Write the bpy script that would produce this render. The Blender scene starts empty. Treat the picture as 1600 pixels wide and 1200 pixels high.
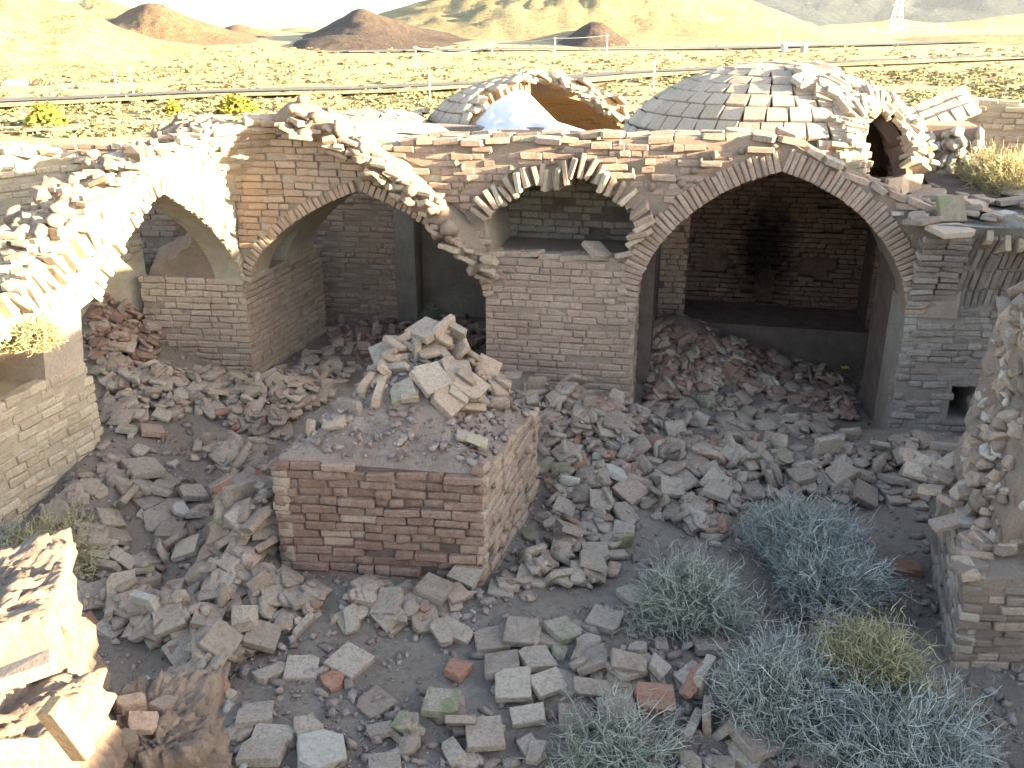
import bpy, bmesh, math, random
import numpy as np
from mathutils import Vector, Matrix, noise
from mathutils.geometry import tessellate_polygon

random.seed(7); np.random.seed(7)
scene = bpy.context.scene
COL = scene.collection
R = math.radians

# ------------------------------------------------------------------ camera
FPX, HOR, CAMZ = 1450.0, 40.0, 3.6
PITCH = math.atan((600 - HOR) / FPX)
cam_d = bpy.data.cameras.new('camera'); cam = bpy.data.objects.new('camera', cam_d); COL.objects.link(cam)
cam.location = (0, 0, CAMZ); cam.rotation_euler = (math.pi / 2 - PITCH, 0, 0)
cam_d.sensor_width = 36.0; cam_d.lens = FPX / 1600 * 36.0
cam_d.clip_start = 0.05; cam_d.clip_end = 30000
scene.camera = cam

# ------------------------------------------------------------------ light
SUN_AZ, SUN_EL = R(108), R(11.5)            # azimuth clockwise from +Y
world = bpy.data.worlds.new('World'); scene.world = world; world.use_nodes = True
wn = world.node_tree.nodes; wl = world.node_tree.links
sky = wn.new('ShaderNodeTexSky'); sky.sky_type = 'NISHITA'; sky.sun_disc = False
sky.sun_elevation = SUN_EL; sky.sun_rotation = SUN_AZ; sky.altitude = 1200; sky.dust_density = 3.5; sky.ozone_density = 0.5; sky.air_density = 0.9
wn['Background'].inputs['Strength'].default_value = 0.085
wl.new(sky.outputs['Color'], wn['Background'].inputs['Color'])
sun_d = bpy.data.lights.new('sun', 'SUN'); sun_d.energy = 5.0; sun_d.angle = R(0.55); sun_d.color = (1.0, 0.80, 0.52)
sun = bpy.data.objects.new('sun', sun_d); COL.objects.link(sun)
sdir = Vector((math.cos(SUN_EL) * math.sin(SUN_AZ), math.cos(SUN_EL) * math.cos(SUN_AZ), math.sin(SUN_EL)))
sun.rotation_euler = sdir.to_track_quat('Z', 'Y').to_euler(); sun.location = sdir * 60
vs = scene.view_settings
vs.view_transform = 'Standard'; vs.look = 'None'; vs.gamma = 1.0; vs.use_curve_mapping = False
vs.exposure = 3.68
scene.cycles.use_denoising = True
scene.cycles.max_bounces = 6; scene.cycles.diffuse_bounces = 4; scene.cycles.volume_bounces = 1

# ------------------------------------------------------------------ pixel helpers (1600x1200 photograph)
CP, SP = math.cos(PITCH), math.sin(PITCH)
def ray(x, y):
    a = (x - 800) / FPX; b = (600 - y) / FPX
    return Vector((a, CP + b * SP, -SP + b * CP))
def at_z(x, y, z=0.0):
    d = ray(x, y); t = (z - CAMZ) / d.z
    return Vector((0, 0, CAMZ)) + d * t
def at_y(x, y, Y):
    d = ray(x, y); return Vector((0, 0, CAMZ)) + d * (Y / d.y)
def to_px(p):
    x, y, z = p[0], p[1], p[2] - CAMZ
    dep = y * CP - z * SP
    if dep < 0.05: return (-9999, -9999, dep)
    up = y * SP + z * CP
    return (800 + FPX * x / dep, 600 - FPX * up / dep, dep)
def in_poly(x, y, poly):
    c = False; n = len(poly); j = n - 1
    for i in range(n):
        xi, yi = poly[i][0], poly[i][1]; xj, yj = poly[j][0], poly[j][1]
        if (yi > y) != (yj > y) and x < (xj - xi) * (y - yi) / (yj - yi) + xi: c = not c
        j = i
    return c
def lerp_tab(tab, x):
    if x <= tab[0][0]: return tab[0][1]
    for (x0, y0), (x1, y1) in zip(tab, tab[1:]):
        if x <= x1: return y0 + (y1 - y0) * (x - x0) / (x1 - x0)
    return tab[-1][1]
def fbm(x, y, z=0.0, o=4):
    return noise.fractal(Vector((x, y, z)), 1.0, 2.0, o)
def smooth(a, b, x):
    t = min(1, max(0, (x - a) / (b - a))); return t * t * (3 - 2 * t)

# ------------------------------------------------------------------ materials
class NT:
    def __init__(s, name):
        s.m = bpy.data.materials.new(name); s.m.use_nodes = True
        s.n = s.m.node_tree.nodes; s.l = s.m.node_tree.links
        s.b = s.n['Principled BSDF']; s.out = s.n['Material Output']
        s.geo = s.n.new('ShaderNodeNewGeometry')
        s.b.inputs['Specular IOR Level'].default_value = 0.12
    def noise(s, scale, detail=5, rough=0.6, vec=None, dist=0.0):
        t = s.n.new('ShaderNodeTexNoise'); t.inputs['Scale'].default_value = scale
        t.inputs['Detail'].default_value = detail; t.inputs['Roughness'].default_value = rough
        t.inputs['Distortion'].default_value = dist
        s.l.new(vec if vec is not None else s.geo.outputs['Position'], t.inputs['Vector']); return t.outputs['Fac']
    def ramp(s, fac, stops):
        r = s.n.new('ShaderNodeValToRGB'); e = r.color_ramp.elements
        while len(e) < len(stops): e.new(0.5)
        for k, (p, c) in enumerate(stops):
            e[k].position = p; e[k].color = (c[0], c[1], c[2], 1) if not isinstance(c, (int, float)) else (c, c, c, 1)
        s.l.new(fac, r.inputs['Fac']); return r.outputs['Color']
    def mix(s, fac, a, b, mode='MIX'):
        x = s.n.new('ShaderNodeMix'); x.data_type = 'RGBA'; x.blend_type = mode
        for sock, v in ((x.inputs['Factor'], fac), (x.inputs['A'], a), (x.inputs['B'], b)):
            if isinstance(v, (int, float)): sock.default_value = v
            elif isinstance(v, tuple): sock.default_value = (*v, 1)
            else: s.l.new(v, sock)
        return x.outputs['Result']
    def math(s, op, a, b=0.0):
        x = s.n.new('ShaderNodeMath'); x.operation = op
        for k, v in enumerate((a, b)):
            if isinstance(v, (int, float)): x.inputs[k].default_value = v
            else: s.l.new(v, x.inputs[k])
        return x.outputs[0]
    def rnd(s):
        oi = s.n.new('ShaderNodeObjectInfo')
        a = s.math('ADD', oi.outputs['Random'], s.geo.outputs['Random Per Island'])
        return s.math('FRACT', a)
    def bump(s, hs, strength=0.5, dist=0.01):
        bp = s.n.new('ShaderNodeBump'); bp.inputs['Strength'].default_value = strength; bp.inputs['Distance'].default_value = dist
        s.l.new(hs, bp.inputs['Height']); s.l.new(bp.outputs['Normal'], s.b.inputs['Normal'])
    def done(s, col, rough=0.95):
        if isinstance(col, tuple): s.b.inputs['Base Color'].default_value = (*col, 1)
        else: s.l.new(col, s.b.inputs['Base Color'])
        s.b.inputs['Roughness'].default_value = rough
        return s.m

def brick_mat(name, stops, dust=(0.33, 0.28, 0.22), dust_amt=0.45, moss=0.0, stain=None, soot=None, bump=0.9):
    t = NT(name)
    r = t.rnd()
    col = t.ramp(r, stops)
    n1 = t.noise(9, 6, 0.65); n2 = t.noise(55, 5, 0.7); n3 = t.noise(1.3, 4, 0.6)
    col = t.mix(t.ramp(n1, [(0.42, 0.0), (0.68, dust_amt)]), col, dust)
    col = t.mix(t.ramp(n2, [(0.30, 0.55), (0.52, 0.0)]), col, tuple(c * 0.45 for c in stops[0][1]))
    col = t.mix(t.ramp(n3, [(0.38, 0.0), (0.72, 0.35)]), col, tuple(c * 0.62 for c in stops[-1][1]))
    n5 = t.noise(5, 5, 0.7, dist=1.0)
    col = t.mix(t.ramp(n5, [(0.58, 0.0), (0.74, 0.28)]), col, (0.42, 0.39, 0.33))
    if moss:
        n4 = t.noise(7, 5, 0.7)
        f = t.math('MULTIPLY', t.ramp(n4, [(0.45, 0.0), (0.62, 1.0)]), moss)
        col = t.mix(f, col, (0.15, 0.17, 0.075))
    if stain:
        n4 = t.noise(2.2, 5, 0.65, dist=0.6)
        col = t.mix(t.ramp(n4, [(0.52, 0.0), (0.66, stain[1])]), col, stain[0])
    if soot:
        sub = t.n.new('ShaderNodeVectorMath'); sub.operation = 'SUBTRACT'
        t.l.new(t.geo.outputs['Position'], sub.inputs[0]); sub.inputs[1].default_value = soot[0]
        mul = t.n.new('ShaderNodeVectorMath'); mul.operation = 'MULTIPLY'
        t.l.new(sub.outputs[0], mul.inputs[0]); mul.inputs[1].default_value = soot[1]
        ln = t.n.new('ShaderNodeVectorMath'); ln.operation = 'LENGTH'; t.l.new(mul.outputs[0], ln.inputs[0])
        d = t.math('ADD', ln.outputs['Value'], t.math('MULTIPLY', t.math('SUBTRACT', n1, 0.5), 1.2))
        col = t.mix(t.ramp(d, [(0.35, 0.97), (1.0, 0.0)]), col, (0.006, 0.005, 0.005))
    n6 = t.noise(160, 4, 0.75); n7 = t.noise(30, 5, 0.7)
    col = t.mix(t.ramp(n6, [(0.60, 0.0), (0.70, 0.55)]), col, tuple(min(.6, c * 1.55) for c in stops[len(stops) // 2][1]))
    col = t.mix(t.ramp(n6, [(0.32, 0.6), (0.42, 0.0)]), col, tuple(c * .42 for c in stops[0][1]))
    col = t.mix(t.ramp(n7, [(0.36, 0.45), (0.5, 0.0)]), col, tuple(c * .55 for c in stops[0][1]))
    h = t.math('ADD', t.math('MULTIPLY', n2, 0.7), t.math('ADD', t.noise(22, 6, 0.7), t.math('MULTIPLY', n6, .35)))
    t.bump(h, bump, 0.012)
    return t.done(col)

def earth_mat(name, c0, c1, c2=None, scale=3.0, bump=0.7, speck=None):
    t = NT(name)
    n1 = t.noise(scale, 6, 0.65); n2 = t.noise(scale * 14, 6, 0.75); n3 = t.noise(scale * 60, 3, 0.7)
    col = t.ramp(n1, [(0.35, c0), (0.65, c1)])
    if c2: col = t.mix(t.ramp(t.noise(scale * 0.35, 4, 0.6), [(0.45, 0.0), (0.62, 0.8)]), col, c2)
    col = t.mix(t.ramp(n2, [(0.33, 0.5), (0.55, 0.0)]), col, tuple(v * 0.5 for v in c0))
    if speck: col = t.mix(t.ramp(n3, [(0.66, 0.0), (0.72, 0.8)]), col, speck)
    h = t.math('ADD', n2, t.math('MULTIPLY', n3, 0.5))
    t.bump(h, bump, 0.02)
    return t.done(col)

TAN = [(0.0, (0.30, 0.22, 0.155)), (0.35, (0.36, 0.272, 0.195)), (0.7, (0.40, 0.31, 0.225)), (1.0, (0.325, 0.235, 0.165))]
CREAM = [(0.0, (0.32, 0.26, 0.175)), (0.4, (0.41, 0.345, 0.235)), (0.75, (0.47, 0.40, 0.285)), (1.0, (0.34, 0.265, 0.185))]
RED = [(0.0, (0.18, 0.105, 0.075)), (0.4, (0.225, 0.135, 0.098)), (0.75, (0.265, 0.17, 0.125)), (1.0, (0.20, 0.125, 0.092))]
PINK = [(0.0, (0.29, 0.20, 0.145)), (0.4, (0.345, 0.25, 0.183)), (0.75, (0.38, 0.285, 0.215)), (1.0, (0.305, 0.208, 0.152))]
GREY = [(0.0, (0.17, 0.14, 0.115)), (0.4, (0.235, 0.195, 0.165)), (0.75, (0.29, 0.25, 0.21)), (1.0, (0.21, 0.155, 0.125))]
LOOSE = [(0.0, (0.22, 0.168, 0.125)), (0.2, (0.285, 0.23, 0.17)), (0.5, (0.365, 0.305, 0.228)), (0.65, (0.262, 0.204, 0.152)), (0.85, (0.34, 0.286, 0.218)), (1.0, (0.245, 0.185, 0.138))]
M = {}
M['tan'] = brick_mat('tan_brick', TAN)
M['cream'] = brick_mat('cream_brick', CREAM, dust=(0.42, 0.37, 0.28))
M['red'] = brick_mat('red_brown_brick', RED, dust=(0.30, 0.235, 0.18), dust_amt=0.55)
M['pink'] = brick_mat('pinkish_brick', PINK, stain=((0.22, 0.15, 0.12), 0.45))
M['grey'] = brick_mat('grey_brown_brick', GREY, stain=((0.12, 0.105, 0.095), 0.6), dust_amt=0.3)
M['loose'] = brick_mat('weathered_brick', LOOSE, dust=(0.37, 0.305, 0.245), dust_amt=0.5)
M['loose_red'] = brick_mat('orange_red_brick', [(0.0, (0.26, 0.12, 0.075)), (1.0, (0.33, 0.17, 0.11))], dust_amt=0.35)
M['loose_moss'] = brick_mat('mossy_brick', LOOSE, moss=0.85)
M['loose_white'] = brick_mat('limewashed_brick', [(0.0, (0.35, 0.32, 0.26)), (1.0, (0.42, 0.385, 0.315))], dust_amt=0.4)
M['tile'] = brick_mat('roof_tile_brick', [(0.0, (0.36, 0.275, 0.195)), (0.4, (0.40, 0.31, 0.225)), (0.75, (0.43, 0.34, 0.25)), (1.0, (0.375, 0.285, 0.205))], dust=(0.42, 0.35, 0.265), dust_amt=0.5)
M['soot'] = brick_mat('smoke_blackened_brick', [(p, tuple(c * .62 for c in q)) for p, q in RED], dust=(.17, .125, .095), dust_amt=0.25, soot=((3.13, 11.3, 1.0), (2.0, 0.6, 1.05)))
M['green'] = brick_mat('algae_stained_brick', GREY, moss=0.25, dust_amt=0.35)
M['ochre'] = brick_mat('ochre_brick', [(0.0, (0.30, 0.18, 0.085)), (1.0, (0.42, 0.27, 0.14))])
M['mortar'] = earth_mat('mud_mortar', (0.235, 0.18, 0.135), (0.31, 0.24, 0.18), scale=6)
M['mortar_cream'] = earth_mat('pale_mud_mortar', (0.33, 0.28, 0.20), (0.42, 0.36, 0.26), scale=6)
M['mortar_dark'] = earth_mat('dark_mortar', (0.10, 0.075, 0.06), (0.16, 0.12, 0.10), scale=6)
M['plaster'] = earth_mat('old_plaster', (0.30, 0.25, 0.19), (0.40, 0.34, 0.26), (0.27, 0.215, 0.17), scale=2.5, bump=0.45)
M['plaster_grey'] = earth_mat('grey_plaster', (0.20, 0.175, 0.145), (0.29, 0.255, 0.21), (0.17, 0.13, 0.105), scale=2.5, bump=0.6)
M['soil'] = earth_mat('courtyard_soil', (0.163, 0.135, 0.106), (0.238, 0.20, 0.158), (0.192, 0.148, 0.110), scale=1.6, bump=0.9, speck=(0.32, 0.28, 0.24))
M['mound'] = earth_mat('rubble_dirt', (0.22, 0.17, 0.135), (0.32, 0.26, 0.21), scale=4, bump=0.9, speck=(0.40, 0.36, 0.31))
M['stone'] = brick_mat('pale_stone', [(0.0, (0.36, 0.32, 0.26)), (0.5, (0.46, 0.42, 0.35)), (1.0, (0.40, 0.34, 0.27))], dust_amt=0.3)
M['pebble'] = brick_mat('small_rubble', [(0.0, (0.17, 0.12, 0.10)), (0.5, (0.26, 0.20, 0.165)), (0.9, (0.33, 0.26, 0.215)), (1.0, (0.40, 0.37, 0.32))], dust_amt=0.4)
M['eroded'] = earth_mat('eroded_masonry', (0.24, 0.185, 0.14), (0.34, 0.27, 0.205), (0.28, 0.20, 0.15), scale=5, bump=0.9)
M['roof'] = earth_mat('roof_earth', (0.34, 0.29, 0.23), (0.44, 0.38, 0.30), scale=3, bump=0.7)

# ------------------------------------------------------------------ objects: naming helpers
def tag(o, label=None, cat=None, group=None, kind=None):
    if label: o['label'] = label
    if cat: o['category'] = cat
    if group: o['group'] = group
    if kind: o['kind'] = kind
    return o
def thing(name, label, cat, loc, group=None):
    o = bpy.data.objects.new(name, None); COL.objects.link(o); o.location = loc; o.empty_display_size = 0.1
    return tag(o, label, cat, group)
def link_mesh(name, me, mat, parent=None, world=True):
    if mat and not me.materials: me.materials.append(mat)
    o = bpy.data.objects.new(name, me); COL.objects.link(o)
    if parent is not None:
        o.parent = parent
        if world:
            p = Vector((0, 0, 0)); q = parent
            while q is not None: p += q.location; q = q.parent
            o.location = -p
    return o
def bm_obj(name, bm, mat, parent=None, smooth_it=False):
    me = bpy.data.meshes.new(name)
    bmesh.ops.recalc_face_normals(bm, faces=bm.faces)
    bm.to_mesh(me); bm.free()
    if smooth_it: me.shade_smooth()
    return link_mesh(name, me, mat, parent)
def np_mesh(name, V, F):
    me = bpy.data.meshes.new(name)
    V = np.asarray(V, dtype=np.float32); F = np.asarray(F, dtype=np.int32)
    k = F.shape[1]
    me.vertices.add(len(V)); me.vertices.foreach_set('co', V.ravel())
    me.loops.add(F.size); me.loops.foreach_set('vertex_index', F.ravel())
    me.polygons.add(len(F)); me.polygons.foreach_set('loop_start', np.arange(0, F.size, k, dtype=np.int32))
    me.polygons.foreach_set('loop_total', np.full(len(F), k, dtype=np.int32))
    me.update(calc_edges=True); me.validate()
    return me

# ------------------------------------------------------------------ piece meshes
def chamfer_box(L, W, H, bev, jit, seed):
    rng = random.Random(seed)
    bm = bmesh.new(); bmesh.ops.create_cube(bm, size=1.0)
    for v in bm.verts:
        v.co.x *= L; v.co.y *= W; v.co.z *= H
        v.co += Vector((rng.uniform(-1, 1) * jit * 1.6, rng.uniform(-1, 1) * jit, rng.uniform(-1, 1) * jit))
    bmesh.ops.bevel(bm, geom=list(bm.edges), offset=bev, segments=1, affect='EDGES', profile=0.6)
    for v in bm.verts: v.co += Vector((rng.uniform(-1, 1), rng.uniform(-1, 1), rng.uniform(-1, 1))) * jit * 0.45
    bmesh.ops.triangulate(bm, faces=bm.faces)
    me = bpy.data.meshes.new('brick'); bm.to_mesh(me); bm.free(); return me
def slab(outline, H, bev, jit, seed):
    rng = random.Random(seed); n = len(outline)
    cx = sum(p[0] for p in outline) / n; cy = sum(p[1] for p in outline) / n
    bm = bmesh.new(); rings = []
    for (z, ins) in ((-H / 2, bev), (-H / 2 + bev, 0), (H / 2 - bev, 0), (H / 2, bev)):
        ring = []
        for (x, y) in outline:
            d = math.hypot(x - cx, y - cy); k = (d - ins * 1.3) / d
            ring.append(bm.verts.new((cx + (x - cx) * k + rng.uniform(-jit, jit) * .5, cy + (y - cy) * k + rng.uniform(-jit, jit) * .5, z + rng.uniform(-jit, jit) * .5)))
        rings.append(ring)
    for a, b in zip(rings, rings[1:]):
        for i in range(n): bm.faces.new((a[i], a[(i + 1) % n], b[(i + 1) % n], b[i]))
    bm.faces.new(rings[0][::-1]); bm.faces.new(rings[-1])
    bmesh.ops.triangulate(bm, faces=bm.faces)
    bmesh.ops.recalc_face_normals(bm, faces=bm.faces)
    me = bpy.data.meshes.new('brick'); bm.to_mesh(me); bm.free(); return me
def hull_stone(seed, n=16):
    rng = random.Random(seed); bm = bmesh.new()
    for _ in range(n):
        v = Vector((rng.gauss(0, 1), rng.gauss(0, 1), rng.gauss(0, 1))).normalized() * rng.uniform(0.42, 0.52)
        bm.verts.new(v)
    r = bmesh.ops.convex_hull(bm, input=bm.verts)
    bmesh.ops.delete(bm, geom=[v for v in bm.verts if not v.link_faces], context='VERTS')
    bmesh.ops.triangulate(bm, faces=bm.faces)
    me = bpy.data.meshes.new('stone'); bm.to_mesh(me); bm.free(); return me
WB = [chamfer_box(0.21, 0.11, 0.047, 0.0075, 0.004, s) for s in range(10)]
TILE = [chamfer_box(0.235, 0.235, 0.05, 0.006, 0.004, 40 + s) for s in range(8)]
def rect(w, h, rng, chip=0.35):
    pts = []
    for sx, sy in ((-1, -1), (1, -1), (1, 1), (-1, 1)):
        x, y = sx * w / 2 + rng.uniform(-.006, .006), sy * h / 2 + rng.uniform(-.006, .006)
        if rng.random() < chip:
            c = rng.uniform(.02, .06); c2 = rng.uniform(.02, .06)
            a = (x - sx * c, y); b = (x, y - sy * c2)
            pts += [a, b] if sx * sy < 0 else [b, a]
        else: pts.append((x, y))
    # order ccw
    pts.sort(key=lambda p: math.atan2(p[1], p[0])); return pts
LB, HB, FB = [], [], []
_rng = random.Random(3)
for s in range(10): LB.append(slab(rect(0.235, 0.235, _rng), 0.055 + _rng.uniform(-.004, .006), 0.005, 0.004, 100 + s))
for s in range(8): HB.append(slab(rect(0.225, 0.13 + _rng.uniform(-.02, .04), _rng, .4), 0.056, 0.0055, 0.004, 200 + s))
for s in range(10):
    k = _rng.randint(4, 7); a0 = _rng.uniform(0, 6)
    FB.append(slab([(math.cos(a0 + 6.283 * (i + _rng.uniform(-.25, .25)) / k) * _rng.uniform(.055, .115), math.sin(a0 + 6.283 * (i + _rng.uniform(-.2, .2)) / k) * _rng.uniform(.055, .115)) for i in range(k)], 0.05, 0.006, 0.005, 300 + s))
ST = [hull_stone(400 + s) for s in range(8)]
PB = [hull_stone(500 + s, 9) for s in range(6)]
_cache = {}
def mesh_arrays(me):
    k = me.name
    if k not in _cache:
        V = np.empty(len(me.vertices) * 3, dtype=np.float32); me.vertices.foreach_get('co', V)
        F = np.empty(len(me.polygons) * 3, dtype=np.int32); me.polygons.foreach_get('vertices', F)
        _cache[k] = (V.reshape(-1, 3), F.reshape(-1, 3))
    return _cache[k]
def join_pieces(name, items):
    Vs, Fs, off = [], [], 0
    for me, mx in items:
        V, F = mesh_arrays(me); m = np.array(mx, dtype=np.float32)
        Vs.append(V @ m[:3, :3].T + m[:3, 3]); Fs.append(F + off); off += len(V)
    return np_mesh(name, np.concatenate(Vs), np.concatenate(Fs))
_vm = {}
def mesh_with_mat(me, mat):
    k = (me.name, mat.name)
    if k not in _vm:
        c = me.copy(); c.materials.clear(); c.materials.append(mat); _vm[k] = c
    return _vm[k]
class Pieces:
    """pieces of one thing: the largest in the picture become parts, the rest one joined part"""
    def __init__(s, parent, name, mat, cap=300, minpx=8.5, rest='brickwork'):
        s.parent, s.name, s.mat, s.cap, s.minpx, s.rest = parent, name, mat, cap, minpx, rest; s.items = []
    def add(s, me, mx, mat=None):
        s.items.append((me, mx, mat or s.mat))
    def finish(s):
        sc = []
        for k, (me, mx, mat) in enumerate(s.items):
            px, py, dep = to_px(mx.translation)
            size = max(mx.col[0].to_3d().length * 0.21, mx.col[1].to_3d().length * .1) / max(dep, .1) * FPX
            vis = -30 < px < 1630 and -30 < py < 1230
            sc.append((size if vis else 0.0, k))
        sc.sort(reverse=True)
        single = {k for z, k in sc[:s.cap] if z >= s.minpx}
        base = Vector((0, 0, 0)); q = s.parent
        while q is not None: base += q.location; q = q.parent
        T = Matrix.Translation(-base); rest = {}
        for k, (me, mx, mat) in enumerate(s.items):
            if k in single:
                o = bpy.data.objects.new(s.name, mesh_with_mat(me, mat)); COL.objects.link(o)
                o.parent = s.parent; o.matrix_basis = T @ mx
            else: rest.setdefault(mat.name, []).append((me, T @ mx))
        for mn, it in rest.items():
            o = link_mesh(s.rest, join_pieces(s.rest, it), bpy.data.materials[mn], s.parent, world=False); o['kind'] = 'stuff'
        s.items = []

def basis(pos, X, Y, Z, sx=1, sy=1, sz=1):
    m = Matrix.Identity(4)
    for i in range(3):
        m[i][0] = X[i] * sx; m[i][1] = Y[i] * sy; m[i][2] = Z[i] * sz; m[i][3] = pos[i]
    return m
def jit_rot(a):
    return Matrix.Rotation(random.gauss(0, a), 4, 'X') @ Matrix.Rotation(random.gauss(0, a), 4, 'Y') @ Matrix.Rotation(random.gauss(0, a), 4, 'Z')

class Plane:
    def __init__(s, p0, ang=None, p1=None):
        s.p = Vector((p0[0], p0[1], 0))
        if p1 is not None: s.d = (Vector((p1[0], p1[1], 0)) - s.p).normalized()
        else: s.d = Vector((math.cos(ang), math.sin(ang), 0))
        s.n = Vector((s.d.y, -s.d.x, 0))
    def __call__(s, a, z, w=0.0):
        return s.p + s.d * a + s.n * w + Vector((0, 0, z))
    def frame(s, a, z):
        return s(a, z), s.d, s.n, Vector((0, 0, 1))
    def hit(s, x, y):
        r = ray(x, y); t = s.p.dot(s.n) / (r.x * s.n.x + r.y * s.n.y)
        P = Vector((0, 0, CAMZ)) + r * t
        return (P - s.p).dot(s.d), P.z

def lay(pc, frame, s0, s1, z0, z1, keep=None, course=0.069, blen=0.225, rough=0.006, gap=0.006, miss=0.02, mat=None, hfac=1.0, wavy=0.012):
    k = 0; z = z0 + course / 2; ph = random.uniform(0, 99)
    while z < z1:
        s = s0 + (random.uniform(-0.2, 0.0) if s1 - s0 > .3 else 0)
        hc = course * random.uniform(0.94, 1.04)
        while s < s1:
            l = blen * (random.uniform(0.42, 0.62) if random.random() < 0.28 else random.uniform(0.82, 1.14))
            a, b = max(s, s0), min(s + l, s1)
            s += l
            if b - a < 0.05: continue
            c = (a + b) / 2
            zz = z + wavy * fbm(c * 0.9 + ph, z * 0.6)
            if keep and not keep(c, zz, (b - a) / 2): continue
            if random.random() < miss: continue
            pos, X, Y, Z = frame(c, zz)
            pr = random.gauss(0.004, rough)
            if random.random() < .05: pr -= random.uniform(.01, .03)
            mx = basis(pos - Y * (0.055 - pr), X, Y, Z, (b - a - gap) / 0.21, 1, hfac * hc * random.uniform(.86, .955) / 0.047) @ jit_rot(0.022)
            pc.add(random.choice(WB), mx, mat() if callable(mat) else mat)
        z += hc; k += 1

def prism(name, outline, pl, mat, parent, inset=0.009, depth=0.5):
    bm = bmesh.new()
    f = [bm.verts.new(pl(a, z, -inset)) for a, z in outline]
    b = [bm.verts.new(pl(a, z, -inset - depth)) for a, z in outline]
    n = len(outline)
    for tri in tessellate_polygon([[Vector((a, z, 0)) for a, z in outline]]):
        bm.faces.new([f[i] for i in tri]); bm.faces.new([b[i] for i in tri[::-1]])
    for i in range(n): bm.faces.new((f[i], b[i], b[(i + 1) % n], f[(i + 1) % n]))
    return bm_obj(name, bm, mat, parent)
def plan_block(name, pts, z0, z1, mat, parent):
    bm = bmesh.new()
    a = [bm.verts.new((p[0], p[1], z0)) for p in pts]; b = [bm.verts.new((p[0], p[1], (p[2] if len(p) > 2 else z1))) for p in pts]
    n = len(pts); bm.faces.new(a); bm.faces.new(b)
    for i in range(n): bm.faces.new((a[i], a[(i + 1) % n], b[(i + 1) % n], b[i]))
    bmesh.ops.triangulate(bm, faces=bm.faces)
    return bm_obj(name, bm, mat, parent)

class Arch:
    def __init__(s, s0, s1, zs, za, peak=0.22):
        s.s0, s.s1, s.zs, s.za, s.pk = s0, s1, zs, za, peak
    def z(s, a):
        t = abs((a - (s.s0 + s.s1) / 2) / ((s.s1 - s.s0) / 2))
        if t >= 1: return s.zs
        return s.zs + (s.za - s.zs) * ((1 - s.pk) * math.sqrt(1 - t ** 2.1) + s.pk * (1 - t))
    def pts(s, n=28):
        out = []
        for i in range(n + 1):
            t = -math.cos(math.pi * i / n); a = (s.s0 + s.s1) / 2 + t * (s.s1 - s.s0) / 2
            out.append((a, s.z(a)))
        return out
    def dist(s, a, z):
        """signed: >0 outside the opening"""
        best = 9
        P = s.pts(40)
        for (x0, y0), (x1, y1) in zip(P, P[1:]):
            dx, dy = x1 - x0, y1 - y0; L = dx * dx + dy * dy
            t = min(1, max(0, ((a - x0) * dx + (z - y0) * dy) / L)) if L else 0
            best = min(best, math.hypot(a - x0 - t * dx, z - y0 - t * dy))
        inside = s.s0 < a < s.s1 and z < s.z(a)
        return -best if inside else best
def voussoirs(pc, pl, arch, step=0.058, L=0.19, out=0.02, depth=1.0, skip=None, mat=None, t0=0.0, t1=1.0, var=.012, lj=.08):
    P = arch.pts(200); acc = [0.0]
    for a, b in zip(P, P[1:]): acc.append(acc[-1] + math.hypot(b[0] - a[0], b[1] - a[1]))
    tot = acc[-1]; d = step / 2; j = 0
    while d < tot:
        while acc[j + 1] < d: j += 1
        f = (d - acc[j]) / max(1e-6, acc[j + 1] - acc[j])
        a = P[j][0] + f * (P[j + 1][0] - P[j][0]); z = P[j][1] + f * (P[j + 1][1] - P[j][1])
        tx, tz = P[j + 1][0] - P[j][0], P[j + 1][1] - P[j][1]; q = math.hypot(tx, tz); tx /= q; tz /= q
        nx, nz = -tz, tx
        if t0 <= d / tot <= t1 and not (skip and skip(a, z)):
            l = L * random.uniform(1 - lj * 2, 1 + lj); w = out + random.gauss(0, var)
            rad = pl.d * nx + Vector((0, 0, nz)); tan = pl.d * tx + Vector((0, 0, tz))
            pos = pl(a + nx * l / 2, z + nz * l / 2, w - 0.055 * depth)
            pc.add(random.choice(WB), basis(pos, rad, pl.n, tan, l / .21, depth, step * .90 / .047) @ jit_rot(0.035), mat)
        d += step * random.uniform(0.95, 1.05)

def add_grid(bm, fn, nu, nv):
    g = [[bm.verts.new(fn(i / nu, j / nv)) for j in range(nv + 1)] for i in range(nu + 1)]
    for i in range(nu):
        for j in range(nv): bm.faces.new((g[i][j], g[i + 1][j], g[i + 1][j + 1], g[i][j + 1]))
    return g

# ------------------------------------------------------------------ courtyard ground
GA = [(-3.35, 6.9, .45, .9, .42), (-2.1, 8.55, .75, .42, .36), (-5.2, 10.2, 1.1, 1.6, 1.25), (0.05, 8.45, .55, .42, .50),
      (1.9, 10.1, .55, .7, .62), (-0.8, 6.3, 1.25, 1.25, .12), (-1.3, 10.6, .9, .8, .18), (1.6, 7.8, 1.1, .5, .10), (2.7, 7.3, 1.0, .35, .10), (3.75, 7.75, .5, .3, .22),
      (0.9, 4.6, .35, .25, .10), (-1.95, 6.3, .28, .6, .30), (-1.0, 5.3, .8, .16, .10), (-3.6, 9.0, .5, .5, .1)]
def g0(x, y):
    z = -0.12
    for cx, cy, sx, sy, a in GA:
        z += a * math.exp(-((x - cx) / sx) ** 2 * .5 - ((y - cy) / sy) ** 2 * .5)
    return z
def gnd(x, y):
    return g0(x, y) + 0.035 * fbm(x * 1.1, y * 1.1) + 0.012 * fbm(x * 6, y * 6, 3)
def at_ground(px, py):
    z = 0.0
    for _ in range(7):
        p = at_z(px, py, z); z = 0.5 * z + 0.5 * g0(p.x, p.y)
    return at_z(px, py, z)
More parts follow.
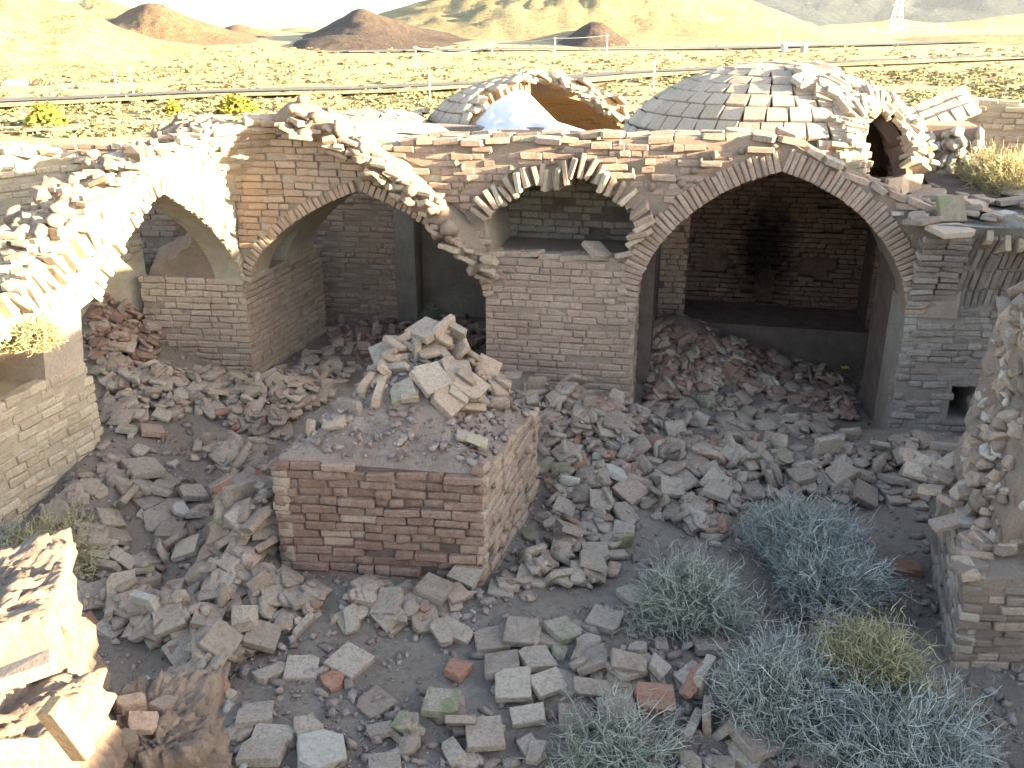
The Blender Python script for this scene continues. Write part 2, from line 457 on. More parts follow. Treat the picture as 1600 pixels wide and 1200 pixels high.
GX0, GX1, GY0, GY1, GD = -7.0, 6.5, 1.2, 13.0, 0.05
bm = bmesh.new()
add_grid(bm, lambda u, v: Vector((GX0 + u * (GX1 - GX0), GY0 + v * (GY1 - GY0), gnd(GX0 + u * (GX1 - GX0), GY0 + v * (GY1 - GY0)))), int((GX1 - GX0) / GD), int((GY1 - GY0) / GD))
tag(bm_obj('courtyard_ground', bm, M['soil'], None, True), kind='structure')

# ------------------------------------------------------------------ main planes of the ruin
PA = Plane((1.13, 8.61), R(-11))                     # arcade at the back of the court
PLd = (math.sin(R(15)), math.cos(R(15)))
PL = Plane((-2.79, 9.39), p1=(-2.79 + PLd[0], 9.39 + PLd[1]))   # left side arcade
ARCH1 = Arch(-2.37, -0.03, 1.08, 2.22, .48)
ARCH2 = Arch(-3.90, -1.44, 1.12, 2.10, .45)
ARCH3 = Arch(0.07, 2.50, 1.12, 2.39, 0.26)
CREST = [(-60, 510), (0, 455), (60, 398), (130, 316), (180, 278), (230, 248), (300, 214), (345, 198), (380, 190), (430, 178), (470, 182), (520, 205), (580, 245), (640, 290), (700, 345), (757, 410)]
def below_crest(p, m=0.0):
    x, y, d = to_px(p); return y > lerp_tab(CREST, x) + m

# ---- centre pier
D = [Vector((-1.62, 5.62, 0)), Vector((-0.19, 5.47, 0)), Vector((0.21, 6.86, 0)), Vector((-1.22, 7.05, 0))]
t = thing('brick_pier', 'square red-brown brick pier stump heaped with rubble, in the middle of the court', 'pier', (-0.7, 6.25, -0.1))
dc = sum(D, Vector()) / 4
DZ = [0.90, 0.86, 0.73, 0.80]
def dquad(u, v): return D[0] * (1 - u) * (1 - v) + D[1] * u * (1 - v) + D[2] * u * v + D[3] * (1 - u) * v
def dtop(u, v):
    z = DZ[0] * (1 - u) * (1 - v) + DZ[1] * u * (1 - v) + DZ[2] * u * v + DZ[3] * (1 - u) * v
    e = min(u, 1 - u, v, 1 - v)
    pk = math.exp(-((u - .50) / .36) ** 2 - ((v - .60) / .36) ** 2)
    return z + 0.27 * min(1, e / .34) ** .75 + 0.30 * pk * smooth(0, .28, e) + .05 * fbm(u * 4, v * 4, 2) * smooth(0, .1, e) + .02 * fbm(u * 17, v * 17, 5) - 0.025
def inset_quad(q, k): return [p + (dc - p).normalized() * k for p in q]
plan_block('core', [(p.x, p.y, z - .03) for p, z in zip(inset_quad(D, .03), DZ)], -0.4, 0.8, M['mortar_dark'], t)
bm = bmesh.new()
def mound_pt(u, v):
    p = dc + (dquad(u, v) - dc) * 0.985; p.z = dtop(u, v)
    e = min(u, 1 - u, v, 1 - v)
    if e < .001: p.z -= .10
    return p
add_grid(bm, mound_pt, 44, 44)
bm_obj('rubble_mound', bm, M['mound'], t, True)
pc = Pieces(t, 'brick', M['red'])
pf = Plane(D[0], p1=D[1]); Lf = (D[1] - D[0]).length
lay(pc, pf.frame, 0, Lf, -0.22, 0.9, keep=lambda s, z, h: z < lerp_tab([(0, .91), (Lf * .3, .90), (Lf * .45, .84), (Lf * .8, .86), (Lf, .87)], s) + .02 * fbm(s * 5, 0), blen=.235, rough=.014, mat=lambda: M['red'] if random.random() < .9 else M['pink'], course=.066, wavy=.035, gap=.006)
pr_ = Plane(D[1], p1=D[2]); Lr = (D[2] - D[1]).length
lay(pc, pr_.frame, 0, Lr, -0.22, 0.88, keep=lambda s, z, h: z < lerp_tab([(0, .87), (Lr, .74)], s) + .03 * fbm(s * 5, 7), blen=.20, rough=.013, mat=lambda: random.choice((M['tan'], M['tan'], M['pink'])), course=.066, wavy=.02)
pb_ = Plane(D[2], p1=D[3]); lay(pc, pb_.frame, 0, (D[3] - D[2]).length, -0.1, .78, mat=M['tan'], course=.066)
plf = Plane(D[3], p1=D[0]); lay(pc, plf.frame, 0, (D[0] - D[3]).length, -0.1, .82, mat=M['tan'], course=.066)
pc.finish()

# ---- left wall (cream brick)
t = thing('brick_wall', 'cream brick wall along the left edge, with two plastered stubs and an arch springing', 'wall', PL(-3.0, 0))
prism('core', [(-5.2, -.3), (-2.42, -.3), (-2.44, .9), (-2.50, 1.06), (-5.2, 1.06)], PL, M['mortar_cream'], t, depth=1.0)
pc = Pieces(t, 'brick', M['cream'])
lay(pc, PL.frame, -5.2, -2.40, -.1, 1.06, keep=lambda s, z, h: s + h < -2.36 - .09 * smooth(.3, 1.06, z) , blen=.215, rough=.010, course=.075)
endp = Plane(PL(-2.40, 0), p1=PL(-2.40, 0, -1))
lay(pc, endp.frame, 0, 1.0, -.1, 1.0, blen=.2, course=.075)
prism('plaster_stub', [(-2.92, 1.0), (-2.50, 1.0), (-2.46, 1.2), (-2.42, 1.5), (-2.50, 1.62), (-2.78, 1.62), (-2.86, 1.42)], PL, M['plaster'], t, inset=-.004, depth=.55)
prism('plaster_stub', [(-3.62, 1.0), (-3.38, 1.0), (-3.36, 1.3), (-3.42, 1.40), (-3.62, 1.42)], PL, M['plaster'], t, inset=-.02, depth=.3)
prism('back_slab', [(-5.2, 1.05), (-2.9, 1.05), (-2.9, 1.5), (-5.2, 1.5)], PL, M['mortar_cream'], t, inset=.42, depth=.6)
pc.finish()

# ---- pier behind, carrying both arches
Bp = [Vector((-3.93, 9.50, 0)), Vector((-2.79, 9.39, 0)), Vector((-2.32, 11.10, 0)), Vector((-3.5, 11.4, 0))]
t = thing('brick_pier', 'tan brick pier at the back left where two pointed arches meet', 'pier', (-3.0, 10, 0))
bc = sum(Bp, Vector()) / 4
plan_block('core', [(p + (bc - p).normalized() * .02).to_tuple()[:2] for p in Bp], -.3, 1.12, M['mortar'], t)
pc = Pieces(t, 'brick', M['tan'])
pBl = Plane(Bp[0], p1=Bp[1]); lay(pc, pBl.frame, 0, (Bp[1] - Bp[0]).length, -.1, 1.12, blen=.21, rough=.006)
pBr = Plane(Bp[1], p1=Bp[2]); lay(pc, pBr.frame, 0, (Bp[2] - Bp[1]).length, -.1, 1.14, blen=.21, rough=.008)
pc.finish()

# ---- left pointed arch
t = thing('brick_arch', 'sunlit pointed arch on the left, springing from the cream wall', 'arch', PL(-1.2, 1.1))
low = [(a, z) for a, z in ARCH1.pts()]
PLc = lambda s: lerp_tab([(-3.7, 1.45), (-3.2, 1.75), (-2.74, 2.0), (-2.18, 2.28), (-1.45, 2.50), (-.6, 2.62), (0.6, 2.66)], s)
outl = [(-3.6, 1.05)] + [(-2.9, 1.5), (-2.42, 1.5)] + [(a, z) for a, z in low if z > 1.5 or a > -1] + [(.5, 1.08), (.5, PLc(.5) - .06)] + [(s, PLc(s) - .07 + .03 * fbm(s * 6, 1)) for s in np.arange(.3, -3.6, -.15)]
outl = [o for o in outl if not (o == (-3.6, 1.05))] + [(-3.6, 1.5)]
prism('core', outl, PL, M['mortar_cream'], t, depth=.30)
bm = bmesh.new(); prev = None                       # broken barrel behind the arch: deep at the springing, nothing at the crown
hp = [(a, z) for a, z in ARCH1.pts(90) if a >= -1.25]
for i, (a, z) in enumerate(hp):
    f = i / (len(hp) - 1); dd = .30 + .80 * smooth(.50, .98, f) + .10 * fbm(f * 14, 3); th = .22
    ring = [bm.verts.new(PL(a, z, -.25)), bm.verts.new(PL(a, z + .01 * fbm(f * 12, 1), -dd)), bm.verts.new(PL(a + th * .5, z + th, -dd + .08)), bm.verts.new(PL(a + th * .5, z + th, -.25))]
    if prev:
        for q in range(4): bm.faces.new((prev[q], prev[(q + 1) % 4], ring[(q + 1) % 4], ring[q]))
    else: bm.faces.new(ring)
    prev = ring
bm.faces.new(prev[::-1]); bm_obj('barrel_remnant', bm, M['eroded'], t)
pc = Pieces(t, 'brick', M['cream'])
voussoirs(pc, PL, ARCH1, L=.13, skip=lambda a, z: z < 1.5 and a < -1.2)
lay(pc, PL.frame, -3.6, -0.02, 1.12, 2.7, keep=lambda s, z, h: ARCH1.dist(s, z) > .16 and z < PLc(s) - .05 and (z > 1.52) and below_crest(PL(s, z), 3), rough=.014, miss=.04)
for k in range(170):
    s = random.uniform(-3.7, .3); w = random.uniform(-.42, .0); p = PL(s, PLc(s) - .04 + random.gauss(0, .025) - .12 * max(0, -w - .25), w)
    pc.add(random.choice(HB + WB + FB), Matrix.Translation(p) @ Matrix.Rotation(R(75) + random.choice((0, 1.57)) + random.gauss(0, .18), 4, 'Z') @ jit_rot(.10), random.choice((M['cream'], M['tan'], M['cream'])))
for k in range(70):
    s = random.uniform(-3.7, .3); w = random.uniform(-.35, .0); sc = random.uniform(.1, .26); p = PL(s, PLc(s) - .07, w)
    pc.add(random.choice(ST), Matrix.Translation(p) @ Matrix.Rotation(random.uniform(0, 6), 4, 'Z') @ Matrix.Diagonal((sc, sc, sc * .6, 1)), M['mortar_cream'])
# fan of larger bricks at the springing over the cream wall
for i in range(26):
    s = -3.75 + .06 * i + random.uniform(-.02, .02); z = 1.58 + .32 * smooth(-3.75, -2.2, s) + random.uniform(-.03, .12)
    ang = R(55) + random.gauss(0, .09)
    rad = PL.d * -math.cos(ang) + Vector((0, 0, math.sin(ang))); tan = PL.d * math.sin(ang) + Vector((0, 0, math.cos(ang)))
    pc.add(random.choice(WB), basis(PL(s, z, random.uniform(.0, .07)), rad, PL.n, tan, 1.0, 1.0, 1.05) @ jit_rot(.08))
pc.finish()

# ---- middle pointed arch
t = thing('brick_arch', 'shaded pointed arch behind the rubble-topped pier, with a niche in its side', 'arch', PA(-2.7, 1.1))
outl = [(-4.3, 1.12)] + ARCH2.pts() + [(-1.36, 1.12), (-1.36, 1.62), (-1.46, 2.0), (-1.9, 2.35), (-2.3, 2.57), (-2.7, 2.60), (-4.3, 2.58)]
core2 = prism('core', outl, PA, M['plaster'], t, inset=.03, depth=1.62)
pc = Pieces(t, 'brick', M['tan'])
voussoirs(pc, PA, ARCH2, L=.12)
# pendentive corner (vault shell)
Cb = Vector((-2.79, 9.39, 0)) + PA.d * 1.24 + Vector((-PLd[0], -PLd[1], 0)) * 1.2
RH, HV, ZS = 1.78, 2.35, 1.05
def rad_h(h): return RH * math.sqrt(max(.02, 1 - (max(0, h) / HV) ** 2))
def inside_p(p, m): return (p - PA.p).dot(PA.n) > m and (p - PL.p).dot(PL.n) > m
lay(pc, PA.frame, -4.0, -1.42, 1.12, 2.75, keep=lambda s, z, h: ARCH2.dist(s, z) > .13 and below_crest(PA(s, z), 6) and (PA(s, 0) - Cb).to_2d().length < rad_h(z - ZS) + .03, rough=.009)
pc.finish()
def carve(o, bmc):
    cm = bpy.data.meshes.new('cut'); bmesh.ops.recalc_face_normals(bmc, faces=bmc.faces); bmc.to_mesh(cm); bmc.free()
    co = bpy.data.objects.new('cut', cm); COL.objects.link(co)
    md = o.modifiers.new('cut', 'BOOLEAN'); md.operation = 'DIFFERENCE'; md.object = co; md.solver = 'EXACT'
    dg = bpy.context.evaluated_depsgraph_get(); nm = bpy.data.meshes.new_from_object(o.evaluated_get(dg))
    o.modifiers.clear(); o.data = nm; bpy.data.objects.remove(co); bpy.data.meshes.remove(cm)
bmc = bmesh.new(); prof = [(.42, 1.15), (.86, 1.15), (.86, 1.42), (.80, 1.50), (.64, 1.58), (.48, 1.50), (.42, 1.42)]
fa = [bmc.verts.new(PA(-3.45, z, -w)) for w, z in prof]; fb = [bmc.verts.new(PA(-4.12, z, -w)) for w, z in prof]
bmc.faces.new(fa); bmc.faces.new(fb[::-1])
for i in range(len(prof)): bmc.faces.new((fa[i], fb[i], fb[(i + 1) % len(prof)], fa[(i + 1) % len(prof)]))
carve(core2, bmc)

t = thing('broken_vault', 'broken vault shell curving up from the back left pier, half in sunlight', 'vault', (-2.6, 9.2, 1.1))
pc = Pieces(t, 'brick', M['cream'])
def pend(phi, h, k=0.0):
    r = rad_h(h) + k
    return Vector((Cb.x + r * math.cos(phi), Cb.y + r * math.sin(phi), ZS + h))
def pend_frame(s, z):
    h = z - ZS; phi = -s / 1.6; p = pend(phi, h); e = 1e-3
    T = (pend(phi - e, h) - p).normalized(); U = (pend(phi, h + e) - p).normalized(); N = U.cross(T)
    N = -N if N.dot(Cb - p) < 0 else N
    return p, T, N.normalized(), U
lay(pc, pend_frame, -R(186) * 1.6, -R(58) * 1.6, 1.14, 2.80, keep=lambda s, z, h: inside_p(pend_frame(s, z)[0], -.005) and below_crest(pend_frame(s, z)[0], 4), rough=.012, miss=.03,
    mat=lambda: random.choice((M['cream'], M['tan'], M['tan'])))
# shell core
bm = bmesh.new(); nP, nH = 120, 34; vg = {}
def pv(i, j, k):
    key = (i, j, k)
    if key not in vg:
        phi = R(58) + R(128) * i / nP; h = 1.72 * j / nH
        vg[key] = bm.verts.new(pend(phi, h, .02 + k * .26) + Vector((0, 0, .02 * fbm(i * .4, j * .4))))
    return vg[key]
cells = set()
for i in range(nP):
    for j in range(nH):
        phi = R(58) + R(128) * (i + .5) / nP; h = 1.72 * (j + .5) / nH; p = pend(phi, h)
        if inside_p(p, -.01) and below_crest(p, 3 + 6 * fbm(i * .3, j * .3)): cells.add((i, j))
for (i, j) in cells:
    for k in (0, 1): bm.faces.new([pv(a, b, k) for a, b in ((i, j), (i + 1, j), (i + 1, j + 1), (i, j + 1))])
    for (di, dj, e) in ((-1, 0, ((i, j), (i, j + 1))), (1, 0, ((i + 1, j), (i + 1, j + 1))), (0, -1, ((i, j), (i + 1, j))), (0, 1, ((i, j + 1), (i + 1, j + 1)))):
        if (i + di, j + dj) not in cells:
            bm.faces.new([pv(*e[0], 0), pv(*e[1], 0), pv(*e[1], 1), pv(*e[0], 1)])
bm_obj('shell_core', bm, M['mortar_cream'], t)
# broken rib of the vault: bricks and mortar lumps running down to the middle pier and along the crest
for k in range(430):
    f = random.random() ** .8; x = 60 + f * 720; y = lerp_tab(CREST, x)
    right = x > 455
    if right: Y0 = PA.hit(x, y)
    pl = PA if x > 440 else PL
    a, z = pl.hit(x, y + (random.uniform(-26, 20) if right else random.uniform(-6, 22)))
    if pl is PL and a > -.05: a = -.05
    w = random.uniform(-.25, .20) if not right else random.uniform(-.12, .30)
    if not right: w = random.uniform(-.5, .02)
    p = pl(a, z + (.02 if not right else -.01) - .03 * max(0, w), w)
    if random.random() < .5:
        me = random.choice(WB + FB[:4]); sc = random.uniform(.7, 1.05)
        mx = Matrix.Translation(p) @ Matrix.Rotation(math.atan2(pl.d.y, pl.d.x) + random.gauss(1.57 if random.random() < .5 else 0, .15), 4, 'Z') @ Matrix.Rotation(random.gauss(0, .12), 4, 'X') @ Matrix.Rotation(random.gauss(.30 if right else 0.1, .14), 4, 'Y') @ Matrix.Diagonal((sc, sc, sc, 1))
        pc.add(me, mx, random.choice((M['tan'], M['cream'], M['pink'])))
    else:
        sc = random.uniform(.08, .24)
        pc.add(random.choice(ST), Matrix.Translation(p - pl.n * .05) @ Matrix.Rotation(random.uniform(0, 6), 4, 'Z') @ Matrix.Rotation(random.uniform(0, 6), 4, 'X') @ Matrix.Diagonal((sc, sc, sc * .7, 1)), M['eroded'])
pc.finish()
# rib core
bm = bmesh.new(); prev = None
for x in range(440, 765, 13):
    y = lerp_tab(CREST, x); a, z = PA.hit(x, y - 6)
    ring = []
    for da, w in ((0, .22), (.0, -.3), (-.0, -.3), (0, .20)): pass
    n = 10
    for q in range(n):
        an = 2 * math.pi * q / n; jj = 1 + .28 * fbm(x * .03, q * 1.7, 4)
        ring.append(bm.verts.new(PA(a + .09 * math.cos(an) * jj, z - .03 + .12 * math.cos(an) * jj, -.04 + .20 * math.sin(an) * jj)))
    if prev:
        for q in range(n): bm.faces.new((prev[q], prev[(q + 1) % n], ring[(q + 1) % n], ring[q]))
    else: bm.faces.new(ring)
    prev = ring
bm.faces.new(prev[::-1])
bm_obj('rib_core', bm, M['eroded'], t, True)

# ---- middle pier with hollow above
t = thing('brick_pier', 'wide pinkish brick pier between the middle arch and the large dark arch', 'pier', PA(-.7, 0))
prism('core', [(-1.42, -.3), (.06, -.3), (.06, 1.48), (-.12, 1.50), (-1.42, 1.50)], PA, M['mortar'], t, depth=1.05)
pc = Pieces(t, 'brick', M['pink'])
holes = [(-1.02, 1.02, .05, .035)]
lay(pc, PA.frame, -1.42, .05, -.15, 1.48, keep=lambda s, z, h: not (abs(s + 1.05) < .09 and abs(z - 1.0) < .03), rough=.005)
jC = Plane(PA(.06, 0), p1=PA(.06, 0, -1)); lay(pc, jC.frame, 0, 1.0, -.15, 1.15, rough=.006, mat=M['tan'])
for s in np.arange(-1.36, .0, .19):
    me = random.choice(HB); pc.add(me, Matrix.Translation(PA(s, 1.515 + random.uniform(0, .02), -.09)) @ Matrix.Rotation(R(-11) + random.gauss(0, .25), 4, 'Z') @ jit_rot(.09), M['tan'])
pc.add(LB[1], Matrix.Translation(PA(-.33, 1.60, -.04)) @ Matrix.Rotation(.6, 4, 'Z') @ Matrix.Rotation(.5, 4, 'X') @ Matrix.Rotation(.2, 4, 'Y'), M['loose'])
pc.add(HB[2], Matrix.Translation(PA(-.06, 1.57, -.05)) @ jit_rot(.3), M['loose'])
pc.finish()

# ---- arcade wall over pier and large arch
t = thing('arcade_wall', 'brick arcade wall with the large dark pointed arch and a ragged hollow beside it', 'wall', PA(.8, 1.5))
HOLLOW = [(-1.43, 1.46), (-1.42, 1.86), (-1.33, 2.0), (-1.15, 2.10), (-1.02, 2.22), (-.88, 2.26), (-.78, 2.17), (-.66, 2.24), (-.55, 2.33), (-.38, 2.30), (-.28, 2.18), (-.14, 2.10), (.0, 2.0), (.06, 1.86), (-.03, 1.66), (-.06, 1.46)]
ROOF = [(-2.3, 2.60), (-1.4, 2.63), (-.3, 2.67), (1.0, 2.71), (1.35, 2.68), (1.65, 2.52), (1.95, 2.38), (2.35, 2.20), (2.7, 2.08), (2.95, 2.02)]
ROOFz = lambda s: lerp_tab(ROOF, s)
outl = HOLLOW + [(.05, 1.46)] + [(a, z) for a, z in ARCH3.pts() if z > 1.47 or a > 1] + [(2.95, 1.12), (2.95, 2.0)] + [(s, ROOFz(s) - .05) for s in np.arange(2.8, -2.31, -.1)] + [(-2.3, 2.45), (-1.85, 2.28), (-1.62, 2.0), (-1.56, 1.5)]
prism('core', outl, PA, M['mortar'], t, depth=.62)
prism('intrados', [(2.95, 1.12), (2.95, 1.9), (2.2, 1.9)] + [(a, z) for a, z in ARCH3.pts() if a > 2.2], PA, M['plaster_grey'], t, inset=.64, depth=.5)
pc = Pieces(t, 'brick', M['pink'])
voussoirs(pc, PA, ARCH3, L=.20, step=.052, out=.018, mat=M['pink'], var=.008, lj=.07)
def near_hollow(s, z, m):
    return in_poly(s, z, HOLLOW) or min(math.hypot(s - a, z - b) for a, b in HOLLOW) < m
lay(pc, PA.frame, -2.5, 2.7, 1.5, 2.75, keep=lambda s, z, h: ARCH3.dist(s, z) > .23 and not near_hollow(s, z, .17) and z < ROOFz(s) - .07 and s > lerp_tab([(1.5, -1.5), (1.75, -1.72), (2.0, -2.0), (2.3, -2.4), (2.6, -2.5)], z) and not below_crest(PA(s, z), 8), rough=.020, miss=.07, wavy=.03, course=.066)
# parapet course
s = -2.25
while s < 2.9:
    l = random.uniform(.14, .25); z = ROOFz(s + l / 2)
    sl = math.atan2(ROOFz(s + l) - ROOFz(s), l)
    for w in (-.08, -.26, -.45):
        if random.random() < .9:
            pc.add(random.choice(HB), Matrix.Translation(PA(s + l / 2, z - .03 + random.gauss(0, .012), w + random.gauss(0.03, .025))) @ Matrix.Rotation(R(-11) + random.gauss(0, .12), 4, 'Z') @ Matrix.Rotation(-sl, 4, 'Y') @ jit_rot(.07) @ Matrix.Diagonal((l / .225, 1, 1, 1)), random.choice((M['tan'], M['pink'], M['loose'])))
    s += l
# ragged bricks round the hollow
for (a0, z0), (a1, z1) in zip(HOLLOW[1:-2], HOLLOW[2:-1]):
    n = max(1, int(math.hypot(a1 - a0, z1 - z0) / .062)); tx, tz = a1 - a0, z1 - z0; q = math.hypot(tx, tz); tx /= q; tz /= q
    for i in range(n):
        f = (i + .5) / n; a = a0 + f * (a1 - a0); z = z0 + f * (z1 - z0)
        ca, cz = -.68, 1.35; rx, rz = a - ca, z - cz; q = math.hypot(rx, rz); rx /= q; rz /= q
        rad = PA.d * rx + Vector((0, 0, rz)); tan = PA.d * rz + Vector((0, 0, -rx))
        l = random.uniform(.17, .23)
        pc.add(random.choice(WB), basis(PA(a + rx * l * .30, z + rz * l * .30, .02 + random.gauss(0, .03)), rad, PA.n, tan, l / .21, 1.3, 1.12) @ jit_rot(.16), random.choice((M['tan'], M['pink'], M['tan'], M['cream'])))
# mortar lumps on the wall face
for k in range(90):
    a = random.uniform(-2.1, 1.6); z = random.uniform(1.9, 2.62)
    if near_hollow(a, z, .06) or ARCH3.dist(a, z) < .22 or z > ROOFz(a) - .06 or a < lerp_tab([(1.5, -1.4), (2.0, -1.5), (2.3, -1.8), (2.6, -2.2)], z): continue
    sc = random.uniform(.06, .17)
    pc.add(random.choice(ST), Matrix.Translation(PA(a, z, -.01)) @ Matrix.Rotation(random.uniform(0, 6), 4, 'Z') @ Matrix.Diagonal((sc, sc * .55, sc * .7, 1)), M['eroded'])
pc.finish()
# hollow interior
t2 = t
bm = bmesh.new()
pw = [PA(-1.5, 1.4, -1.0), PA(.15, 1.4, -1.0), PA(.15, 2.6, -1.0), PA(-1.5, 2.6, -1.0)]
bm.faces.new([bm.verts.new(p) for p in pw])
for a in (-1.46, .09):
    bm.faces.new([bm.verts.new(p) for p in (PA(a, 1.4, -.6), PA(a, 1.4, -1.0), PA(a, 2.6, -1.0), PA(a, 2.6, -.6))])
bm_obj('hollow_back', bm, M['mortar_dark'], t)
pc = Pieces(t, 'brick', M['green'], cap=120, rest='back_brickwork')
PH = Plane(PA(0, 0, -.985), R(-11))
lay(pc, PH.frame, -1.45, .1, 1.48, 2.55, rough=.012, miss=.05, course=.075)
pc.finish()

# ---- alcove room behind the large arch
t = thing('alcove_room', 'dark smoke-blackened brick alcove with two niches inside the large arch', 'room', PA(1.3, 0, -2.5))
PBk = Plane(PA(0, 0, -3.05), R(-11)); PFr = Plane(PA(0, 0, -2.35), R(-11))
sl0, sl1 = .52, 2.62
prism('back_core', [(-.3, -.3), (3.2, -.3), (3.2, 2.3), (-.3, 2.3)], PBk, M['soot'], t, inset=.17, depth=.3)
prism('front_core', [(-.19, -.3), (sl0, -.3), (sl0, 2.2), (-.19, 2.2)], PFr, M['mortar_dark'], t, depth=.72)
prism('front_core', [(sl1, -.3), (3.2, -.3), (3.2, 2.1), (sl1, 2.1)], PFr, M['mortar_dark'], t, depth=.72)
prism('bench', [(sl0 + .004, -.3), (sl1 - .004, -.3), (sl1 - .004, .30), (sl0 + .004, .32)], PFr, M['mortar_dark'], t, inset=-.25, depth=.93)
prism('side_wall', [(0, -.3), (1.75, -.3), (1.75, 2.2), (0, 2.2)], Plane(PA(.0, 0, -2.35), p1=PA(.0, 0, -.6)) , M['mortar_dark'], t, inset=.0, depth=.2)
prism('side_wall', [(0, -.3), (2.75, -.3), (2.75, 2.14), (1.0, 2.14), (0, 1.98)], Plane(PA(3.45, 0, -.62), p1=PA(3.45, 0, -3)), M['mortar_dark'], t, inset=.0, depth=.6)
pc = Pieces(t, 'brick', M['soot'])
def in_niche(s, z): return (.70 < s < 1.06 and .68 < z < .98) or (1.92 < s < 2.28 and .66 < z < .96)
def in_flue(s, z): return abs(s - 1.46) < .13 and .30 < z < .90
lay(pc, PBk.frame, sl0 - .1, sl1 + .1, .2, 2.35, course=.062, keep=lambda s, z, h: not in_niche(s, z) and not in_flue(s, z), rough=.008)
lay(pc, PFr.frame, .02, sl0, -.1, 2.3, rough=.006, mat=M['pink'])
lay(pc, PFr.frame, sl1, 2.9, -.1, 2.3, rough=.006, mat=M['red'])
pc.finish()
bm = bmesh.new(); NR = 48; ci, co_ = [], []                 # ceiling slab round the foot of the dome
for k in range(NR):
    a = 2 * math.pi * k / NR; c, s_ = math.cos(a), math.sin(a); q = 1.95 / max(abs(c), abs(s_))
    for lst, rr_, zz in ((ci, 1.60, 2.05), (co_, q, 2.0)): lst.append(bm.verts.new((2.78 + rr_ * c, 10.35 + rr_ * s_, zz)))
for k in range(NR): bm.faces.new((ci[k], ci[(k + 1) % NR], co_[(k + 1) % NR], co_[k]))
for v in bm.verts:
    w_ = (v.co - PA.p).dot(PA.n)
    if w_ > -.45: v.co -= PA.n * (w_ + .45)
    sd = (v.co - PA.p).dot(PA.d)
    if sd > 2.7: v.co -= PA.d * (sd - 2.7)
    v.co.z += .42 * smooth(-2.0, -.9, w_) * smooth(2.4, 1.6, sd)
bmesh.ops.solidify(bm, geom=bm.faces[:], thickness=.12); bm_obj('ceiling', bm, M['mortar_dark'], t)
# ---- wall behind the middle arch
t = thing('brick_wall', 'shaded brick wall seen through the middle arch, plastered at its right end', 'wall', (-1.6, 11.8, 0))
W2 = Plane((-3.2, 11.95), R(-8))
prism('core', [(0, -.3), (1.95, -.3), (1.95, 2.5), (0, 2.5)], W2, M['mortar'], t, depth=.4)
pc = Pieces(t, 'brick', M['pink'])
lay(pc, W2.frame, 0, 1.72, -.1, 2.2, rough=.009)
W3 = Plane((-1.02, 12.0), R(-8))
prism('plaster_wall', [(-.26, -.3), (1.4, -.3), (1.4, 2.4), (-.26, 2.4)], W3, M['plaster_grey'], t, inset=.25, depth=.4)
prism('plaster_pilaster', [(1.72, -.3), (1.98, -.3), (1.98, 2.3), (1.72, 2.3)], W2, M['plaster_grey'], t, inset=-.03, depth=.4)
lay(pc, Plane(W3(0, 0, -.25), R(-8)).frame, .62, 1.3, -.1, 2.2, rough=.012, mat=M['grey'])
pc.finish()

# ---- right pier with vault springing
t = thing('brick_pier', 'weathered grey brick pier at the right with a flaring broken vault springing', 'pier', PA(3.3, 0))
EC = 2.52
PE = Plane(PA(EC, 0, .0), R(-4))
def wE(z): return 0.0 if z < 1.2 else .42 * ((z - 1.2) / .85) ** 1.7
hE = (.52, .76, .10, .46)
for (a0, a1, z0, z1) in ((0, hE[0], -.4, 1.25), (hE[1], 2.6, -.4, 1.25), (hE[0], hE[1], hE[3], 1.25), (hE[0], hE[1], -.4, hE[2])):
    prism('core', [(a0, z0), (a1, z0), (a1, z1), (a0, z1)], PE, M['plaster_grey'], t, depth=.45)
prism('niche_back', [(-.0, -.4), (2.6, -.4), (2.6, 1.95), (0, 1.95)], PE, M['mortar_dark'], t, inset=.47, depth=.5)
bm = bmesh.new()
add_grid(bm, lambda u, v: PE(-.10 * smooth(1.4, 2.1, 1.1 + v * .92) + u * 2.7, 1.1 + v * .92, wE(1.1 + v * .92) - .02 + .015 * fbm(u * 14, v * 5)), 40, 12)
add_grid(bm, lambda u, v: PE(-.10 + u * 2.7, 2.02 - .02 * v + .03 * fbm(u * 5, v * 4), wE(2.02) - .02 - v * 3.0), 30, 16)
bm_obj('vault_springing', bm, M['plaster_grey'], t, True)
pc = Pieces(t, 'brick', M['grey'])
lay(pc, PE.frame, 0, 2.4, -.2, 1.22, keep=lambda s, z, h: not (hE[0] - .06 < s < hE[1] + .06 and hE[2] < z < hE[3]), rough=.015, course=.064, blen=.24)
jE = Plane(PA(EC, 0, -1.0), p1=PA(EC, 0, 0)); 
lay(pc, jE.frame, 0, 1.0, -.2, 1.15, rough=.006, mat=M['plaster_grey'], miss=.0)
# corner courses bending into the springing
for z in np.arange(1.25, 1.95, .06):
    for a in np.arange(0.0, .38, .19):
        aa = a + random.uniform(0, .05) - .05 * smooth(1.3, 2., z)
        pc.add(random.choice(WB), basis(PE(aa + .07, z, wE(z) - .03 + random.gauss(0, .01)), PE.d, (PE.n - Vector((0, 0, .5 * smooth(1.2, 2, z)))).normalized(), (Vector((0, 0, 1)) + PE.n * .5 * smooth(1.2, 2, z)).normalized(), .95, 1, 1.08) @ jit_rot(.05))
a = .40
while a < 2.4:
    for z in (1.30, 1.50, 1.69, 1.86):
        e = .01; U = (PE(a, z + e, wE(z + e)) - PE(a, z, wE(z))).normalized(); N = U.cross(PE.d); N = N if N.dot(PE.n) > 0 else -N
        pc.add(random.choice(WB), basis(PE(a, z + random.uniform(-.02, .02), wE(z)) - N * (.045 - random.gauss(0, .010)), U, N, PE.d, random.uniform(.85, 1.0), 1, 1.05) @ jit_rot(.03))
    a += .057
